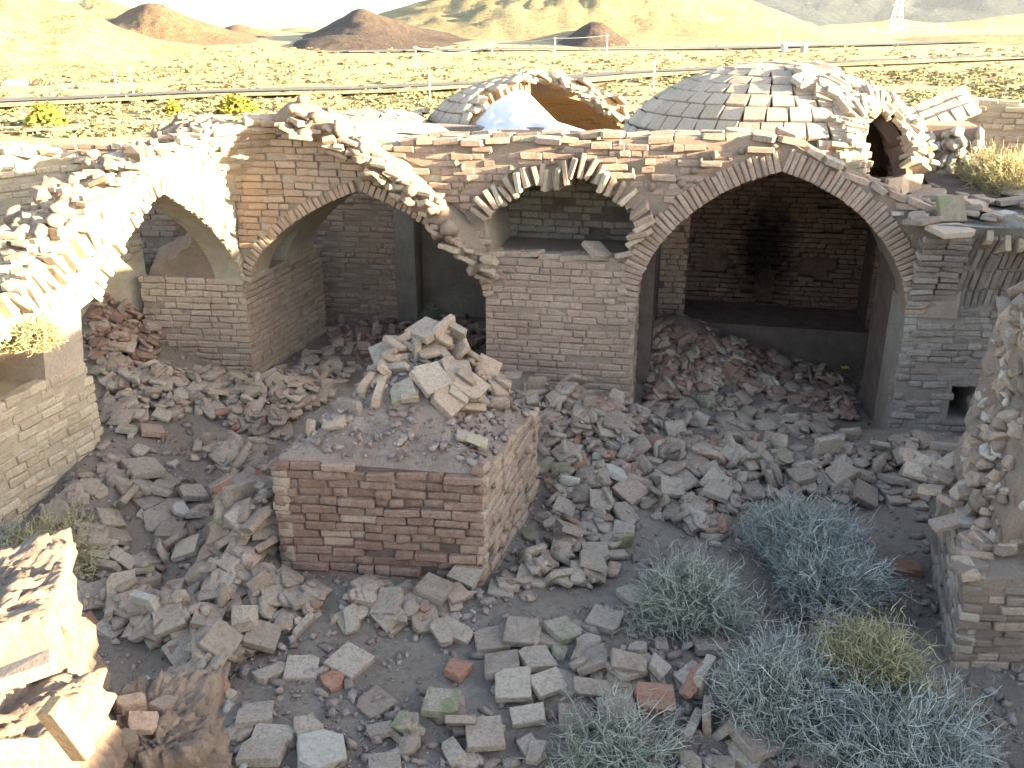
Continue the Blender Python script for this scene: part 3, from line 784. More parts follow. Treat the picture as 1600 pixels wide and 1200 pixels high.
# standing ribs of the vault and loose slabs at its lip
a = .45
while a < 2.3:
    zt = 1.96 + random.uniform(-.05, .05)
    pc.add(random.choice(HB), Matrix.Translation(PE(a, zt - .09, wE(zt - .09) - .01)) @ Matrix.Rotation(R(-4), 4, 'Z') @ Matrix.Rotation(R(62), 4, 'X') @ Matrix.Rotation(R(90), 4, 'Y') @ jit_rot(.12), M['tan'])
    if random.random() < .0: pc.add(random.choice(WB), basis(PE(a + .04, zt - .32, wE(zt - .30) - .03), (Vector((0, 0, 1)) + PE.n * .75).normalized(), (PE.n - Vector((0, 0, .75))).normalized(), PE.d, 1.2, 1, 1) @ jit_rot(.05))
    a += random.uniform(.10, .15)
for k in range(120):
    a = random.uniform(-.25, 2.4); w = wE(2.02) - .05 - random.random() ** 1.3 * 1.9
    sc = random.uniform(.7, 1.25)
    pc.add(random.choice(LB + HB + FB * 2), Matrix.Translation(PE(a, 2.045 + random.uniform(0, .05), w)) @ Matrix.Rotation(random.uniform(0, 6), 4, 'Z') @ jit_rot(.12) @ Matrix.Diagonal((sc, sc, sc * .8, 1)), random.choice((M['loose'], M['tile'], M['loose'], M['stone'])))
pc.add(LB[3], Matrix.Translation(PE(.17, 2.13, .16)) @ Matrix.Rotation(.1, 4, 'Z') @ Matrix.Rotation(1.0, 4, 'X'), M['loose_moss'])
pc.add(LB[4], Matrix.Translation(PE(.10, 2.00, .42)) @ Matrix.Rotation(.3, 4, 'Z') @ Matrix.Rotation(.12, 4, 'X') @ Matrix.Diagonal((1.5, 1.1, .9, 1)), M['tile'])
pc.finish()

# ---- flat roof behind the arcade
t = thing('flat_roof', 'flat earthen roof with brick edging behind the arcade wall', 'roof', PA(0, 2.5, -1.5))
bm = bmesh.new()
def roof_pt(u, v):
    a = -2.5 + u * 3.3; return PA(a, 2.58 - .42 * smooth(.05, .22, v) + .02 * fbm(u * 8, v * 8), -.58 - v * 3.2)
add_grid(bm, roof_pt, 40, 30)
gz = add_grid(bm, lambda u, v: PA(-4.6 + u * 2.1, 2.40 - .3 * v + .1 * u + .02 * fbm(u * 8, v * 8), -.58 - v * 1.3), 20, 12)
bm_obj('roof_surface', bm, M['roof'], t, True)

# ---- domes
def dome(name, label, ctr, rx, rz, z0, keep, mat, core_mat, course=.19, tlen=.21, thick=.22, group=None, inner=None, phis=(0, 2 * math.pi), cap=300):
    t = thing(name, label, 'dome', (ctr[0], ctr[1], z0), group)
    def pt(phi, th, k=0.0):
        return Vector((ctr[0] + (rx + k) * math.cos(th) * math.cos(phi), ctr[1] + (rx + k) * math.cos(th) * math.sin(phi), z0 + (rz + k) * math.sin(th)))
    bm = bmesh.new(); nA, nB = 90, 26; vg = {}
    def gv(i, j, k):
        i2 = i % nA
        if (i2, j, k) not in vg: vg[(i2, j, k)] = bm.verts.new(pt(2 * math.pi * i2 / nA, (math.pi / 2 - .02) * j / nB, -.045 - k * thick))
        return vg[(i2, j, k)]
    cells = {(i, j) for i in range(nA) for j in range(nB) if keep(pt(2 * math.pi * (i + .5) / nA, (math.pi / 2 - .02) * (j + .5) / nB), 2 * math.pi * (i + .5) / nA, (math.pi / 2) * (j + .5) / nB)}
    for (i, j) in cells:
        for k in (0, 1): bm.faces.new([gv(a, b, k) for a, b in ((i, j), (i + 1, j), (i + 1, j + 1), (i, j + 1))])
        for (di, dj, e) in ((-1, 0, ((i, j), (i, j + 1))), (1, 0, ((i + 1, j), (i + 1, j + 1))), (0, -1, ((i, j), (i + 1, j))), (0, 1, ((i, j + 1), (i + 1, j + 1)))):
            if ((i + di) % nA, j + dj) not in cells: bm.faces.new([gv(*e[0], 0), gv(*e[1], 0), gv(*e[1], 1), gv(*e[0], 1)])
    bm_obj('shell_core', bm, core_mat, t)
    pc = Pieces(t, 'tile', mat, rest='tiling', cap=cap)
    th = .02; row = 0
    while th < 1.5:
        ds = math.hypot(rx * math.sin(th), rz * math.cos(th)); dth = course / ds
        rr = rx * math.cos(th + dth / 2)
        n = max(3, int(2 * math.pi * rr / tlen)); off = (row % 2) * .5 + random.uniform(-.1, .1)
        for i in range(n):
            phi = 2 * math.pi * (i + off) / n; tm = th + dth / 2; p = pt(phi, tm)
            if not keep(p, phi % (2 * math.pi), tm): continue
            e = 1e-3
            X = (pt(phi + e, tm) - p).normalized(); U = (pt(phi, tm + e) - p).normalized(); N = X.cross(U).normalized()
            w = 2 * math.pi * rr / n
            ed = not keep(pt(phi + .12, tm), (phi + .12) % (2 * math.pi), tm) or not keep(pt(phi - .12, tm), (phi - .12) % (2 * math.pi), tm) or not keep(pt(phi, tm + .1), phi % 6.2832, tm + .1)
            pc.add(random.choice(TILE), basis(p + N * (-.025 + random.gauss(.002, .004) + (random.uniform(-.02, .05) if ed else 0)), X, U, N, (w - .016) / .235, (course - .015) / .235, 1) @ jit_rot(.14 if ed else .028))
        th += dth; row += 1
    return t, pc, pt
DC = (2.78, 10.35)
HOLE = [(1334, 204), (1344, 182), (1368, 170), (1394, 178), (1412, 202), (1418, 240), (1418, 282), (1350, 278), (1343, 240)]
def keep1(p, phi, th):
    x, y, d = to_px(p)
    front = math.sin(phi) < .25
    if front and in_poly(x, y, HOLE): return False
    sP = (p - PA.p).dot(PA.d); wP = (p - PA.p).dot(PA.n)
    if wP > -.75 and p.z < ROOFz(sP) - .04: return False
    if x > 1432 and front: return False
    return True
t, pc, pt = dome('tiled_dome', 'large dome covered with square bricks, broken open on its right side', DC, 1.72, 1.18, 2.06, keep1, M['tile'], M['mortar_dark'], thick=.14)
# broken rim: bricks standing radially round the dark opening, and slabs slipped down the right side
def dome_hit(x, y):
    d = ray(x, y); o = Vector((0, 0, CAMZ)); q = Vector((1 / 1.72, 1 / 1.72, 1 / 1.18)); c = Vector((DC[0], DC[1], 2.06))
    oo = Vector(((o.x - c.x) * q.x, (o.y - c.y) * q.y, (o.z - c.z) * q.z)); dd = Vector((d.x * q.x, d.y * q.y, d.z * q.z))
    A = dd.dot(dd); B = oo.dot(dd); Cq = oo.dot(oo) - 1; disc = B * B - A * Cq
    if disc < 0: return None
    p = o + d * ((-B - math.sqrt(disc)) / A); n = Vector(((p.x - c.x) * q.x ** 2, (p.y - c.y) * q.y ** 2, (p.z - c.z) * q.z ** 2)).normalized()
    return p, n
hc = (1378, 225)
for (xa, ya), (xb, yb) in zip(HOLE, HOLE[1:] + HOLE[:1]):
    L_ = math.hypot(xb - xa, yb - ya); n = max(1, int(L_ / 6.5))
    for i in range(n):
        f = (i + .5) / n; x = xa + f * (xb - xa); y = ya + f * (yb - ya)
        if y > 255: continue
        for k_, push in ((0, 9), (1, 21), (2, 32)):
            if k_ and random.random() < .35: continue
            ux, uy = x - hc[0], y - hc[1]; q = math.hypot(ux, uy); X_, Y_ = x + ux / q * push, y + uy / q * push
            h0 = dome_hit(X_, Y_); h1 = dome_hit(x + ux / q * (push + 6), y + uy / q * (push + 6))
            if not h0 or not h1: continue
            rad = (h1[0] - h0[0]).normalized(); N = h0[1]; rad = (rad - N * rad.dot(N)).normalized(); T = N.cross(rad)
            pc.add(random.choice(WB), basis(h0[0] + N * random.gauss(.0, .02), rad, N, T, random.uniform(.8, 1.1), 1.4, 1.05) @ jit_rot(.10), random.choice((M['tan'], M['tile'], M['cream'])))
for k in range(120):
    x = random.uniform(1250, 1432); y = lerp_tab([(1250, 105), (1300, 125), (1340, 150), (1432, 200)], x) + random.uniform(-12, 34)
    if in_poly(x, y, HOLE): continue
    h0 = dome_hit(x, y)
    if not h0: continue
    N = h0[1]; X = Vector((0, 1, 0)).cross(N).normalized(); Y = N.cross(X)
    pc.add(random.choice(LB[:5] + HB + HB), basis(h0[0] + N * random.uniform(.0, .06), X, Y, N) @ Matrix.Rotation(random.uniform(-.5, .5), 4, 'Z') @ jit_rot(.16) @ Matrix.Diagonal((.9, .9, .9, 1)), random.choice((M['tile'], M['tan'], M['cream'])))
for k in range(60):
    x = 1330 + random.uniform(-18, 4); y = random.uniform(190, 280); x += (y - 190) * .12
    h0 = dome_hit(x, y)
    if h0: pc.add(random.choice(WB + HB), Matrix.Translation(h0[0] + h0[1] * random.uniform(-.02, .03)) @ Matrix.Rotation(random.gauss(-.2, .3), 4, 'Z') @ jit_rot(.10), random.choice((M['tile'], M['cream'])))
pc.finish()

DC2 = (0.30, 13.7)
def keep2(p, phi, th):
    x, y, d = to_px(p)
    if math.sin(phi) > .25 and th < 1.35: return True     # back half stands
    return x < 748 + 75 * smooth(150, 120, y) + 8 * fbm(th * 8, phi * 5)
t, pc, pt = dome('broken_dome', 'broken dome in the middle distance with white sheeting over its side', DC2, 1.62, .98, 1.98, keep2, M['tile'], M['ochre'], cap=120)
def fr2(s, z):
    th = math.asin(min(.98, max(0, (z - 1.98) / .75))); phi = -s / 1.4; e = 1e-3
    p = pt(phi, th, -.26); X = (pt(phi - e, th, -.26) - p).normalized(); U = (pt(phi, th + e, -.26) - p).normalized(); N = X.cross(U)
    if N.dot(Vector((DC2[0], DC2[1], 2)) - p) < 0: N = -N
    return p, X, N.normalized(), U
lay(pc, fr2, -R(170) * 1.4, -R(10) * 1.4, 2.0, 2.62, mat=M['ochre'], course=.05)
for k in range(70):
    f = k / 70; phi = R(12 + 0 * f) - R(8) * f; 
    x = 815 + 175 * f; y = lerp_tab([(815, 118), (850, 122), (900, 140), (940, 165), (990, 198)], x) + random.uniform(-4, 6)
    p = at_y(x, y, 13.6 + random.uniform(-.15, .2)); pc.add(random.choice(WB), Matrix.Translation(p) @ Matrix.Rotation(random.gauss(.3, .4), 4, 'Z') @ Matrix.Rotation(R(25), 4, 'Y') @ jit_rot(.2), random.choice((M['cream'], M['tan'])))
pc.finish()
tt = NT('white_sheeting'); n1 = tt.noise(4, 3); M['sheet'] = tt.done(tt.ramp(n1, [(0.3, (.72, .73, .74)), (.7, (.82, .82, .82))]), .6)
bm = bmesh.new()
def sheet(u, v):
    x = 735 + u * 190; top = lerp_tab([(735, 196), (770, 160), (800, 143), (822, 141), (845, 165), (870, 190), (925, 207)], x)
    y = 210 + (top - 210) * v
    p = at_y(x, y, 11.95 + .75 * v + .10 * fbm(u * 5, v * 2.5) + .04 * math.sin(u * 26 + v * 3)); return p
add_grid(bm, sheet, 50, 26)
bmesh.ops.solidify(bm, geom=bm.faces[:], thickness=.006)
tag(bm_obj('plastic_sheet', bm, M['sheet'], None, True), 'white plastic sheeting draped over the side of the broken dome', 'sheet')

t, pc, pt = dome('low_dome', 'low tiled dome remnant behind the broken vault crest', (-1.75, 13.2), 1.35, .55, 1.97, lambda p, phi, th: to_px(p)[0] < 660 + 6 * fbm(th * 9, 2), M['tile'], M['mortar'], cap=80)
pc.finish()

# ---- left background stub wall and roof
t = thing('brick_wall', 'low ruined brick wall stub behind the sunlit arch at the far left', 'wall', (-5.0, 9.3, 1))
PS = Plane(at_y(-40, 300, 8.6).to_2d().to_tuple(), p1=at_y(150, 300, 9.4).to_2d().to_tuple())
STT = [(-1, 2.42), (.25, 2.45), (.45, 2.52), (.85, 2.42), (1.1, 2.30), (1.5, 2.28)]
prism('core', [(-1, .5), (1.5, .5)] + [(s, lerp_tab(STT, s) - .04) for s in np.arange(1.5, -1.01, -.1)], PS, M['mortar_cream'], t, depth=.6)
pc = Pieces(t, 'brick', M['cream'])
lay(pc, PS.frame, -1, 1.5, 1.3, 2.6, keep=lambda s, z, h: z < lerp_tab(STT, s) - .03, rough=.012)
for k in range(60):
    s = random.uniform(-.8, 1.5); pc.add(random.choice(HB + WB), Matrix.Translation(PS(s, lerp_tab(STT, s) + random.uniform(-.03, .03), random.uniform(-.5, 0.02))) @ Matrix.Rotation(random.uniform(0, 6), 4, 'Z') @ jit_rot(.2), random.choice((M['cream'], M['tan'])))
pc.finish()
t = thing('brick_wall', 'broken brick wall chunk standing in the rubble inside the left arch', 'wall', (-5.0, 11.3, 0))
PQ = Plane((-5.6, 11.3), R(-10))
prism('core', [(.35, .6), (1.5, .3), (1.6, 2.3), (.15, 2.3)], PQ, M['mortar'], t, depth=.5)
pc = Pieces(t, 'brick', M['pink']); lay(pc, PQ.frame, .15, 1.6, .4, 2.3, keep=lambda s, z, h: s > .38 - .12 * (z - .6), rough=.012); pc.finish()
prism('side_wall', [(-2.5, -.3), (1.5, -.3), (1.5, 1.5), (-2.5, 1.5)], Plane((-6.3, 12.0), R(-10)), M['mortar'], t, depth=.4)
bm = bmesh.new(); add_grid(bm, lambda u, v: Vector((-6.6 + u * 3.0, 10.9 + v * 1.9, 1.95 + .05 * fbm(u * 5, v * 5))), 20, 14)
bmesh.ops.solidify(bm, geom=bm.faces[:], thickness=.25)
bm_obj('roof_remnant', bm, M['roof'], t, True)

# ---- right background: stone wall, brick vault remnant
t = thing('stone_wall', 'pale rubble stone wall end beside the broken dome opening', 'wall', (5.2, 10.4, 2))
PR = Plane(at_y(1440, 250, 10.1).to_2d().to_tuple(), R(-15))
prism('core', [(-.15, 1.7), (.62, 1.7), (.60, 2.35), (.5, 2.62), (-.1, 2.62)], PR, M['mortar'], t, depth=.6)
pc = Pieces(t, 'stone', M['stone'], rest='small_stones')
for k in range(64):
    a = -.1 + .65 * random.random(); z = 1.95 + .62 * random.random(); sc = random.uniform(.10, .21)
    pc.add(random.choice(ST), Matrix.Translation(PR(a, z, random.uniform(-.02, .03))) @ Matrix.Rotation(random.uniform(0, 6), 4, 'Y') @ Matrix.Diagonal((sc * 1.2, sc * .7, sc * .8, 1)))
pc.finish()
t = thing('broken_vault', 'sunlit brick vault remnant at the right edge beyond the stone wall', 'vault', (6.3, 11.5, 2))
PV = Plane(at_y(1455, 250, 11.6).to_2d().to_tuple(), p1=at_y(1700, 250, 11.0).to_2d().to_tuple())
VT = [(-.2, 2.75), (.3, 2.80), (.7, 2.78), (1.2, 2.70), (2.6, 2.5)]
prism('core', [(-.2, 1.5), (2.6, 1.5)] + [(s, lerp_tab(VT, s) - .03) for s in np.arange(2.6, -.21, -.1)], PV, M['mortar_cream'], t, depth=.7)
pc = Pieces(t, 'brick', M['cream']); lay(pc, PV.frame, -.2, 2.6, 1.9, 2.85, keep=lambda s, z, h: z < lerp_tab(VT, s) - .02, rough=.02, miss=.08)
PV2 = Plane(at_y(1435, 220, 11.2).to_2d().to_tuple(), R(12))
for i in range(5):
    for j in range(3):
        if random.random() < .15: continue
        a, v = i * .2, j * .2
        pc.add(random.choice(TILE), Matrix.Translation(PV2(a * .8, 2.46 + .055 * i + .08 * j, -.12 * j)) @ Matrix.Rotation(R(12), 4, 'Z') @ Matrix.Rotation(R(-20), 4, 'Y') @ Matrix.Rotation(R(48), 4, 'X') @ jit_rot(.06) @ Matrix.Diagonal((.7, .7, 1, 1)), M['tile'])
pc.finish()

# ---- right foreground eroded pier
def lump(name, ctr, dims, mat, parent, amp=.06, sc=4.0, cuts=14, taper=0.0, rot=0.0, seed=0.0, lean=(0, 0)):
    bm = bmesh.new(); bmesh.ops.create_cube(bm, size=1.0)
    bmesh.ops.subdivide_edges(bm, edges=bm.edges[:], cuts=cuts, use_grid_fill=True)
    cr, sr = math.cos(rot), math.sin(rot)
    for v in bm.verts:
        k = 1 - taper * (v.co.z + .5); p = Vector((v.co.x * dims[0] * k, v.co.y * dims[1] * k, v.co.z * dims[2]))
        n = Vector((v.co.x, v.co.y, v.co.z)); n.normalize()
        p = Vector((p.x * cr - p.y * sr + lean[0] * (v.co.z + .5), p.x * sr + p.y * cr + lean[1] * (v.co.z + .5), p.z))
        w = Vector(ctr) + p
        d = fbm(w.x * sc + seed, w.y * sc, w.z * sc * 1.6, 5); d2 = fbm(w.x * sc * 4 + seed, w.y * sc * 4, w.z * sc * 5, 4)
        n = Vector((n.x * cr - n.y * sr, n.x * sr + n.y * cr, n.z))
        d3 = fbm(w.x * sc * 11 + seed, w.y * sc * 11, w.z * sc * 11, 3)
        v.co = w + n * (d * amp + d2 * amp * .5 + d3 * amp * .34)
    return bm_obj(name, bm, mat, parent, True)
F0 = at_z(1450, 862, -.14); F1 = at_z(1483, 1046, -.14)
t = thing('eroded_pier', 'eroded brick pier at the right edge topped with a column of rubble stones', 'pier', F1)
PFf = Plane((F1.x, F1.y), R(-4)); PFl = Plane((F0.x, F0.y), p1=(F1.x, F1.y)); Ll = (F1 - F0).length
bm = bmesh.new()
def ftop(a, w): return .66 + .12 * smooth(.1, .9, a) - .05 * fbm(a * 5, w * 5)
plan_block('core', [(F1.x + .02, F1.y + .02, .50), (F1.x + 1.6, F1.y - .09, .62), (F0.x + 1.6, F0.y, .9), (F0.x + .02, F0.y, .72)], -.4, .6, M['eroded'], t)
lump('eroded_top', (F0.x + .78, (F0.y + F1.y) / 2 + .08, .52), (1.42, Ll * .93, .5), M['eroded'], t, .07, 5, 26, .10)
pc = Pieces(t, 'brick', M['tan'])
lay(pc, PFf.frame, 0.0, 1.5, -.25, .52, keep=lambda s, z, h: z < .46 + .2 * smooth(.1, .9, s), rough=.012, mat=lambda: random.choice((M['pink'], M['eroded'], M['eroded'], M['eroded'])), course=.06, miss=.12, wavy=.04)
lay(pc, PFl.frame, 0, Ll, -.25, .72, rough=.006, keep=lambda s, z, h: z < .72 - .2 * s / Ll, mat=lambda: random.choice((M['plaster'], M['eroded'], M['tan'])), miss=.05, course=.06)
for k in range(70):
    a = random.uniform(.02, 1.3); w = -random.uniform(0, Ll)
    b = random.choice(FB + WB + WB)
    pc.add(b, Matrix.Translation(PFf(a, .53 + .2 * smooth(.0, .9, a) + .18 * smooth(0, -Ll, w), w)) @ Matrix.Rotation(random.uniform(0, 6), 4, 'Z') @ jit_rot(.2), random.choice((M['eroded'], M['pink'], M['tan'])))
FCx = F1.x + .25
lump('stone_column', (FCx + .42, F1.y + .62, 1.15), (.80, .82, 1.6), M['eroded'], t, .06, 5, 26, .12, 0, 3.0, (.10, 0))
ps = Pieces(t, 'stone', M['stone'], rest='small_stones')
for k in range(430):
    z = random.uniform(.62, 2.08); ang = random.uniform(R(120), R(320)); rr = .47 - .06 * (z - .5)
    rr *= .89 / max(abs(math.cos(ang)), abs(math.sin(ang))) ** .6; sc = random.uniform(.07, .17) * (1.4 if z > 1.75 else 1)
    ps.add(random.choice(ST), Matrix.Translation(Vector((FCx + .42 + .10 * (z - .5) / 1.5 + rr * math.cos(ang), F1.y + .62 + rr * math.sin(ang) * .98, z))) @ Matrix.Rotation(random.uniform(0, 6), 4, 'X') @ Matrix.Rotation(random.uniform(0, 6), 4, 'Z') @ Matrix.Diagonal((sc * 1.2, sc, sc * .8, 1)), random.choice((M['stone'], M['eroded'], M['eroded'], M['eroded'], M['tan'], M['pink'])))
pc.finish(); ps.finish()

# ---- bottom-left foreground masonry, in the sun
t = thing('masonry_fragment', 'sunlit broken masonry block in the bottom left corner, close to the camera', 'masonry', (-1.6, 2.4, 1.5))
lump('mortar_block', (-1.84, 2.55, .88), (.78, .58, 2.04), M['eroded'], t, .055, 5, 48, .10, .3, 1.0)
lump('mortar_block', (-1.64, 2.24, .78), (.70, .52, 1.84), M['eroded'], t, .055, 5, 48, .08, -.2, 5.0)
pc = Pieces(t, 'brick', M['tan'])
for (x, y, Y, rz, rx, ry, sx, sy, sz) in ((105, 1140, 1.97, -.30, .15, 1.25, .80, .42, 1.1), (35, 1050, 2.12, .3, .1, -.25, .8, .5, .8), (15, 1180, 1.9, .2, .3, .2, .6, .5, 1)):
    pc.add(HB[0] if x != 105 else HB[3], Matrix.Translation(at_y(x, y, Y)) @ Matrix.Rotation(rz, 4, 'Z') @ Matrix.Rotation(rx, 4, 'X') @ Matrix.Rotation(ry, 4, 'Y') @ Matrix.Diagonal((sx, sy, sz, 1)), M['ochre'] if x == 105 else M['tan'])
pc.finish()
t = thing('masonry_fragment', 'shaded crumbling mud-and-brick lump beside the sunlit foreground block', 'masonry', (-1.3, 2.7, .9))
lump('mud_core', (-1.32, 2.72, .55), (.48, .44, 1.4), M['eroded'], t, .07, 7, 40, .15, .2, 9.0)
pc = Pieces(t, 'brick', M['pink'])
for (x, y, Y, rz, rx, ry) in ((205, 1100, 2.66, .5, .1, .1), (255, 1105, 2.76, 1.2, .1, .25), (300, 1155, 2.79, .3, .2, .6), (222, 1130, 2.58, .1, .5, .1), (306, 1185, 2.76, .9, .3, .5), (262, 1195, 2.62, .3, .2, .1), (285, 1120, 2.78, 1.4, .2, .5), (190, 1160, 2.5, .6, .3, .2)):
    pc.add(random.choice(HB), Matrix.Translation(at_y(x, y, Y)) @ Matrix.Rotation(rz, 4, 'Z') @ Matrix.Rotation(rx, 4, 'X') @ Matrix.Rotation(ry, 4, 'Y') @ Matrix.Diagonal((.42, .5, .9, 1)), random.choice((M['tan'], M['pink'], M['eroded'])))
pc.finish()

# ---- unseen brick wall added right of the court to throw it into shade
t = thing('brick_wall', 'tall unseen brick wall added right of the court to shade it', 'wall', (8.2, 2.5, 0))
PW = Plane((8.2, 7.9), p1=(8.0, -9))
WT = [(0, 2.9), (.5, 3.3), (1.2, 3.75), (3, 3.95), (5, 3.85), (7.1, 3.95), (7.6, 3.50), (9.7, 3.50), (10.2, 3.9), (17, 3.9)]  # top line and its dip shaped to set where sun gets past
prism('core', [(0, -.5), (17, -.5)] + [(s, lerp_tab(WT, s) + .08 * fbm(s * 2, 0)) for s in np.arange(17, -.01, -.25)], PW, M['tan'], t, depth=1.2)

# ------------------------------------------------------------------ loose bricks: dropped one after another on a height map
HX0, HX1, HY0, HY1, HR = -6.6, 5.2, 2.9, 12.4, 0.03
nx, ny = int((HX1 - HX0) / HR), int((HY1 - HY0) / HR)
HM = np.array([[g0(HX0 + i * HR, HY0 + j * HR) for j in range(ny)] for i in range(nx)])
def d_uv(x, y):
    u, v = .5, .5
    for _ in range(4):
        p = dquad(u, v); eu = (dquad(u + .01, v) - p) * 100; ev = (dquad(u, v + .01) - p) * 100
        det = eu.x * ev.y - eu.y * ev.x; dx, dy = x - p.x, y - p.y
        u += (dx * ev.y - dy * ev.x) / det; v += (eu.x * dy - eu.y * dx) / det
    return u, v
dpoly = [(p.x, p.y) for p in D]; dpoly_out = [tuple((dc + (p - dc) * 1.17).to_2d()) for p in D]
for i in range(nx):
    for j in range(ny):
        x, y = HX0 + i * HR, HY0 + j * HR
        if -1.7 < x < .3 and 5.4 < y < 7.1 and in_poly(x, y, dpoly): HM[i, j] = dtop(*d_uv(x, y))
def pl_quad(pl, a0, a1, w0, w1): return [pl(a, 0, w).to_2d().to_tuple() for a, w in ((a0, w0), (a1, w0), (a1, w1), (a0, w1))]
BLOCK = [pl_quad(PL, -5.2, -2.42, .02, -1.0), [(p.x, p.y) for p in Bp], pl_quad(PA, -1.42, .06, .02, -1.05), pl_quad(PE, -.05, 2.6, .02, -1.2),
         [(F1.x, F1.y), (F1.x + 1.7, F1.y), (F0.x + 1.7, F0.y), (F0.x, F0.y)], pl_quad(W2, 0, 2, .02, -1)]
def blocked(x, y): return any(in_poly(x, y, q) for q in BLOCK)
LOOSE_ITEMS = []
def drop(x, y, me, sc=1.0, yaw=None, tilt=None, mat=None, zone='', hero=None, edge=False, embed=.42):
    yaw = random.uniform(0, 6.283) if yaw is None else yaw
    V, _ = mesh_arrays(me); ext = (V.max(0) - V.min(0)) * sc
    hx, hy, th = ext[0] / 2, ext[1] / 2, ext[2]
    c, s = math.cos(yaw), math.sin(yaw)
    us = np.linspace(-.9, .9, 5)
    A, Hh = [], []
    for u in us:
        for v in us:
            lx, ly = u * hx, v * hy * (0.35 if edge else 1); wx, wy = x + lx * c - ly * s, y + lx * s + ly * c
            i, j = int((wx - HX0) / HR), int((wy - HY0) / HR)
            if 0 <= i < nx and 0 <= j < ny: A.append((1, wx - x, wy - y)); Hh.append(HM[i, j])
    if len(A) < 12: return
    A = np.array(A); Hh = np.array(Hh); Hh = np.clip(Hh, np.median(Hh) - .3, np.median(Hh) + .12)
    co, *_ = np.linalg.lstsq(A, Hh, rcond=None)
    gx, gy = np.clip(co[1:], -.5, .5); res = np.percentile(Hh - A @ np.array([co[0], gx, gy]), 80)
    z = co[0] + max(0, res) * .7
    N = Vector((-gx, -gy, 1)).normalized(); X = Vector((c, s, gx * c + gy * s)).normalized(); Y = N.cross(X)
    if edge:
        ra = random.choice((-1, 1)) * random.uniform(R(48), R(80))
        lift = abs(math.sin(ra)) * hy * .45
    else:
        ra = random.gauss(0, .10) if tilt is None else tilt; lift = abs(math.sin(ra)) * hy * .8 + th * (.5 - embed)
    pos = Vector((x, y, z)) + Vector((0, 0, lift))
    mx = basis(pos, X, Y, N) @ Matrix.Rotation(ra, 4, 'X') @ Matrix.Rotation(random.gauss(0, .09), 4, 'Y') @ Matrix.Diagonal((sc, sc, sc * 1.06, 1))
    # raise the height map
    top = z + lift + (th * .5 if not edge else hy * .55)
    r = max(hx, hy) * 1.1; i0, i1 = int((x - r - HX0) / HR), int((x + r - HX0) / HR) + 1; j0, j1 = int((y - r - HY0) / HR), int((y + r - HY0) / HR) + 1
    for i in range(max(0, i0), min(nx, i1)):
        for j in range(max(0, j0), min(ny, j1)):
            dx, dy = HX0 + i * HR - x, HY0 + j * HR - y
            lx, ly = dx * c + dy * s, -dx * s + dy * c
            if abs(lx) < hx and abs(ly) < hy * (.4 if edge else 1):
                HM[i, j] = max(HM[i, j], min(top + gx * dx + gy * dy, HM[i, j] + .055))
    LOOSE_ITEMS.append((me, mx, mat or M['loose'], zone, hero))
def pick_mat():
    r = random.random()
    return M['loose'] if r < .88 else M['loose_red'] if r < .915 else M['pink'] if r < .97 else M['loose_moss'] if r < .993 else M['loose_white']
ZONES = [
    ('heap under the left arch', [(150, 560), (240, 580), (420, 585), (520, 548), (560, 575), (480, 645), (430, 690), (300, 650), (170, 670)], 270, (.7, 1.0), .22, .0),
    ('slope by the cream wall', [(60, 830), (165, 690), (330, 690), (430, 740), (432, 890), (330, 1000), (120, 1000)], 80, (.8, 1.15), .15, .1),
    ('heap left of the centre pier', [(350, 700), (432, 700), (440, 900), (345, 880)], 55, (.9, 1.3), .3, .1),
    ('scatter in front of the centre pier', [(150, 940), (450, 885), (760, 905), (850, 900), (830, 960), (660, 985), (420, 985), (330, 1080), (250, 1060)], 105, (.75, 1.05), .22, .1),
    ('bottom of the court', [(330, 1070), (560, 1090), (900, 960), (1120, 960), (1200, 1200), (330, 1200)], 34, (.8, 1.0), .15, .3),
    ('heap before the large arch', [(845, 640), (1000, 640), (1130, 600), (1370, 690), (1450, 740), (1440, 800), (1180, 780), (1120, 850), (1000, 800), (850, 800)], 340, (.75, 1.05), .22, .0),
    ('heap at the foot of the middle pier', [(775, 575), (850, 580), (1000, 650), (1000, 700), (850, 690)], 95, (.75, 1.05), .3, .0),
    ('rubble inside the alcove room', [(1010, 490), (1080, 500), (1220, 550), (1330, 600), (1340, 660), (1130, 610), (1010, 640)], 330, (.55, .9), .12, .0),
    ('rubble inside the left arch', [(140, 380), (230, 390), (245, 570), (150, 570)], 260, (.6, .95), .15, .0),
    ('rubble inside the middle arch', [(515, 505), (750, 480), (757, 570), (520, 560)], 90, (.7, 1.0), .3, .0),
    ('scatter right of the centre pier', [(845, 690), (990, 800), (960, 900), (870, 920), (790, 900), (840, 780)], 60, (.75, 1.05), .2, .1),
    ('rear floor by the right pier', [(1390, 690), (1460, 700), (1450, 760), (1390, 750)], 16, (.8, 1.1), .15, .1),
]
for zone, poly, n, (s0, s1), pe, bare in ZONES:
    n = int(n * 1.65)
    x0, x1 = min(p[0] for p in poly), max(p[0] for p in poly); y0, y1 = min(p[1] for p in poly), max(p[1] for p in poly)
    k = 0; tries = 0
    while k < n and tries < n * 20:
        tries += 1
        px, py = random.uniform(x0, x1), random.uniform(y0, y1)
        if not in_poly(px, py, poly): continue
        p = at_ground(px, py)
        if blocked(p.x, p.y) or in_poly(p.x, p.y, dpoly_out): continue
        if bare and fbm(p.x * 1.3, p.y * 1.3, 9) < -.15 + bare * .2: continue
        r = random.random(); me = random.choice(LB if r < .42 else HB if r < .80 else FB)
        drop(p.x, p.y, me, random.uniform(s0, s1) * .80, mat=(random.choice((M['red'], M['red'], M['pink'], M['loose'])) if 'inside' in zone else pick_mat()), zone=zone, edge=random.random() < pe); k += 1
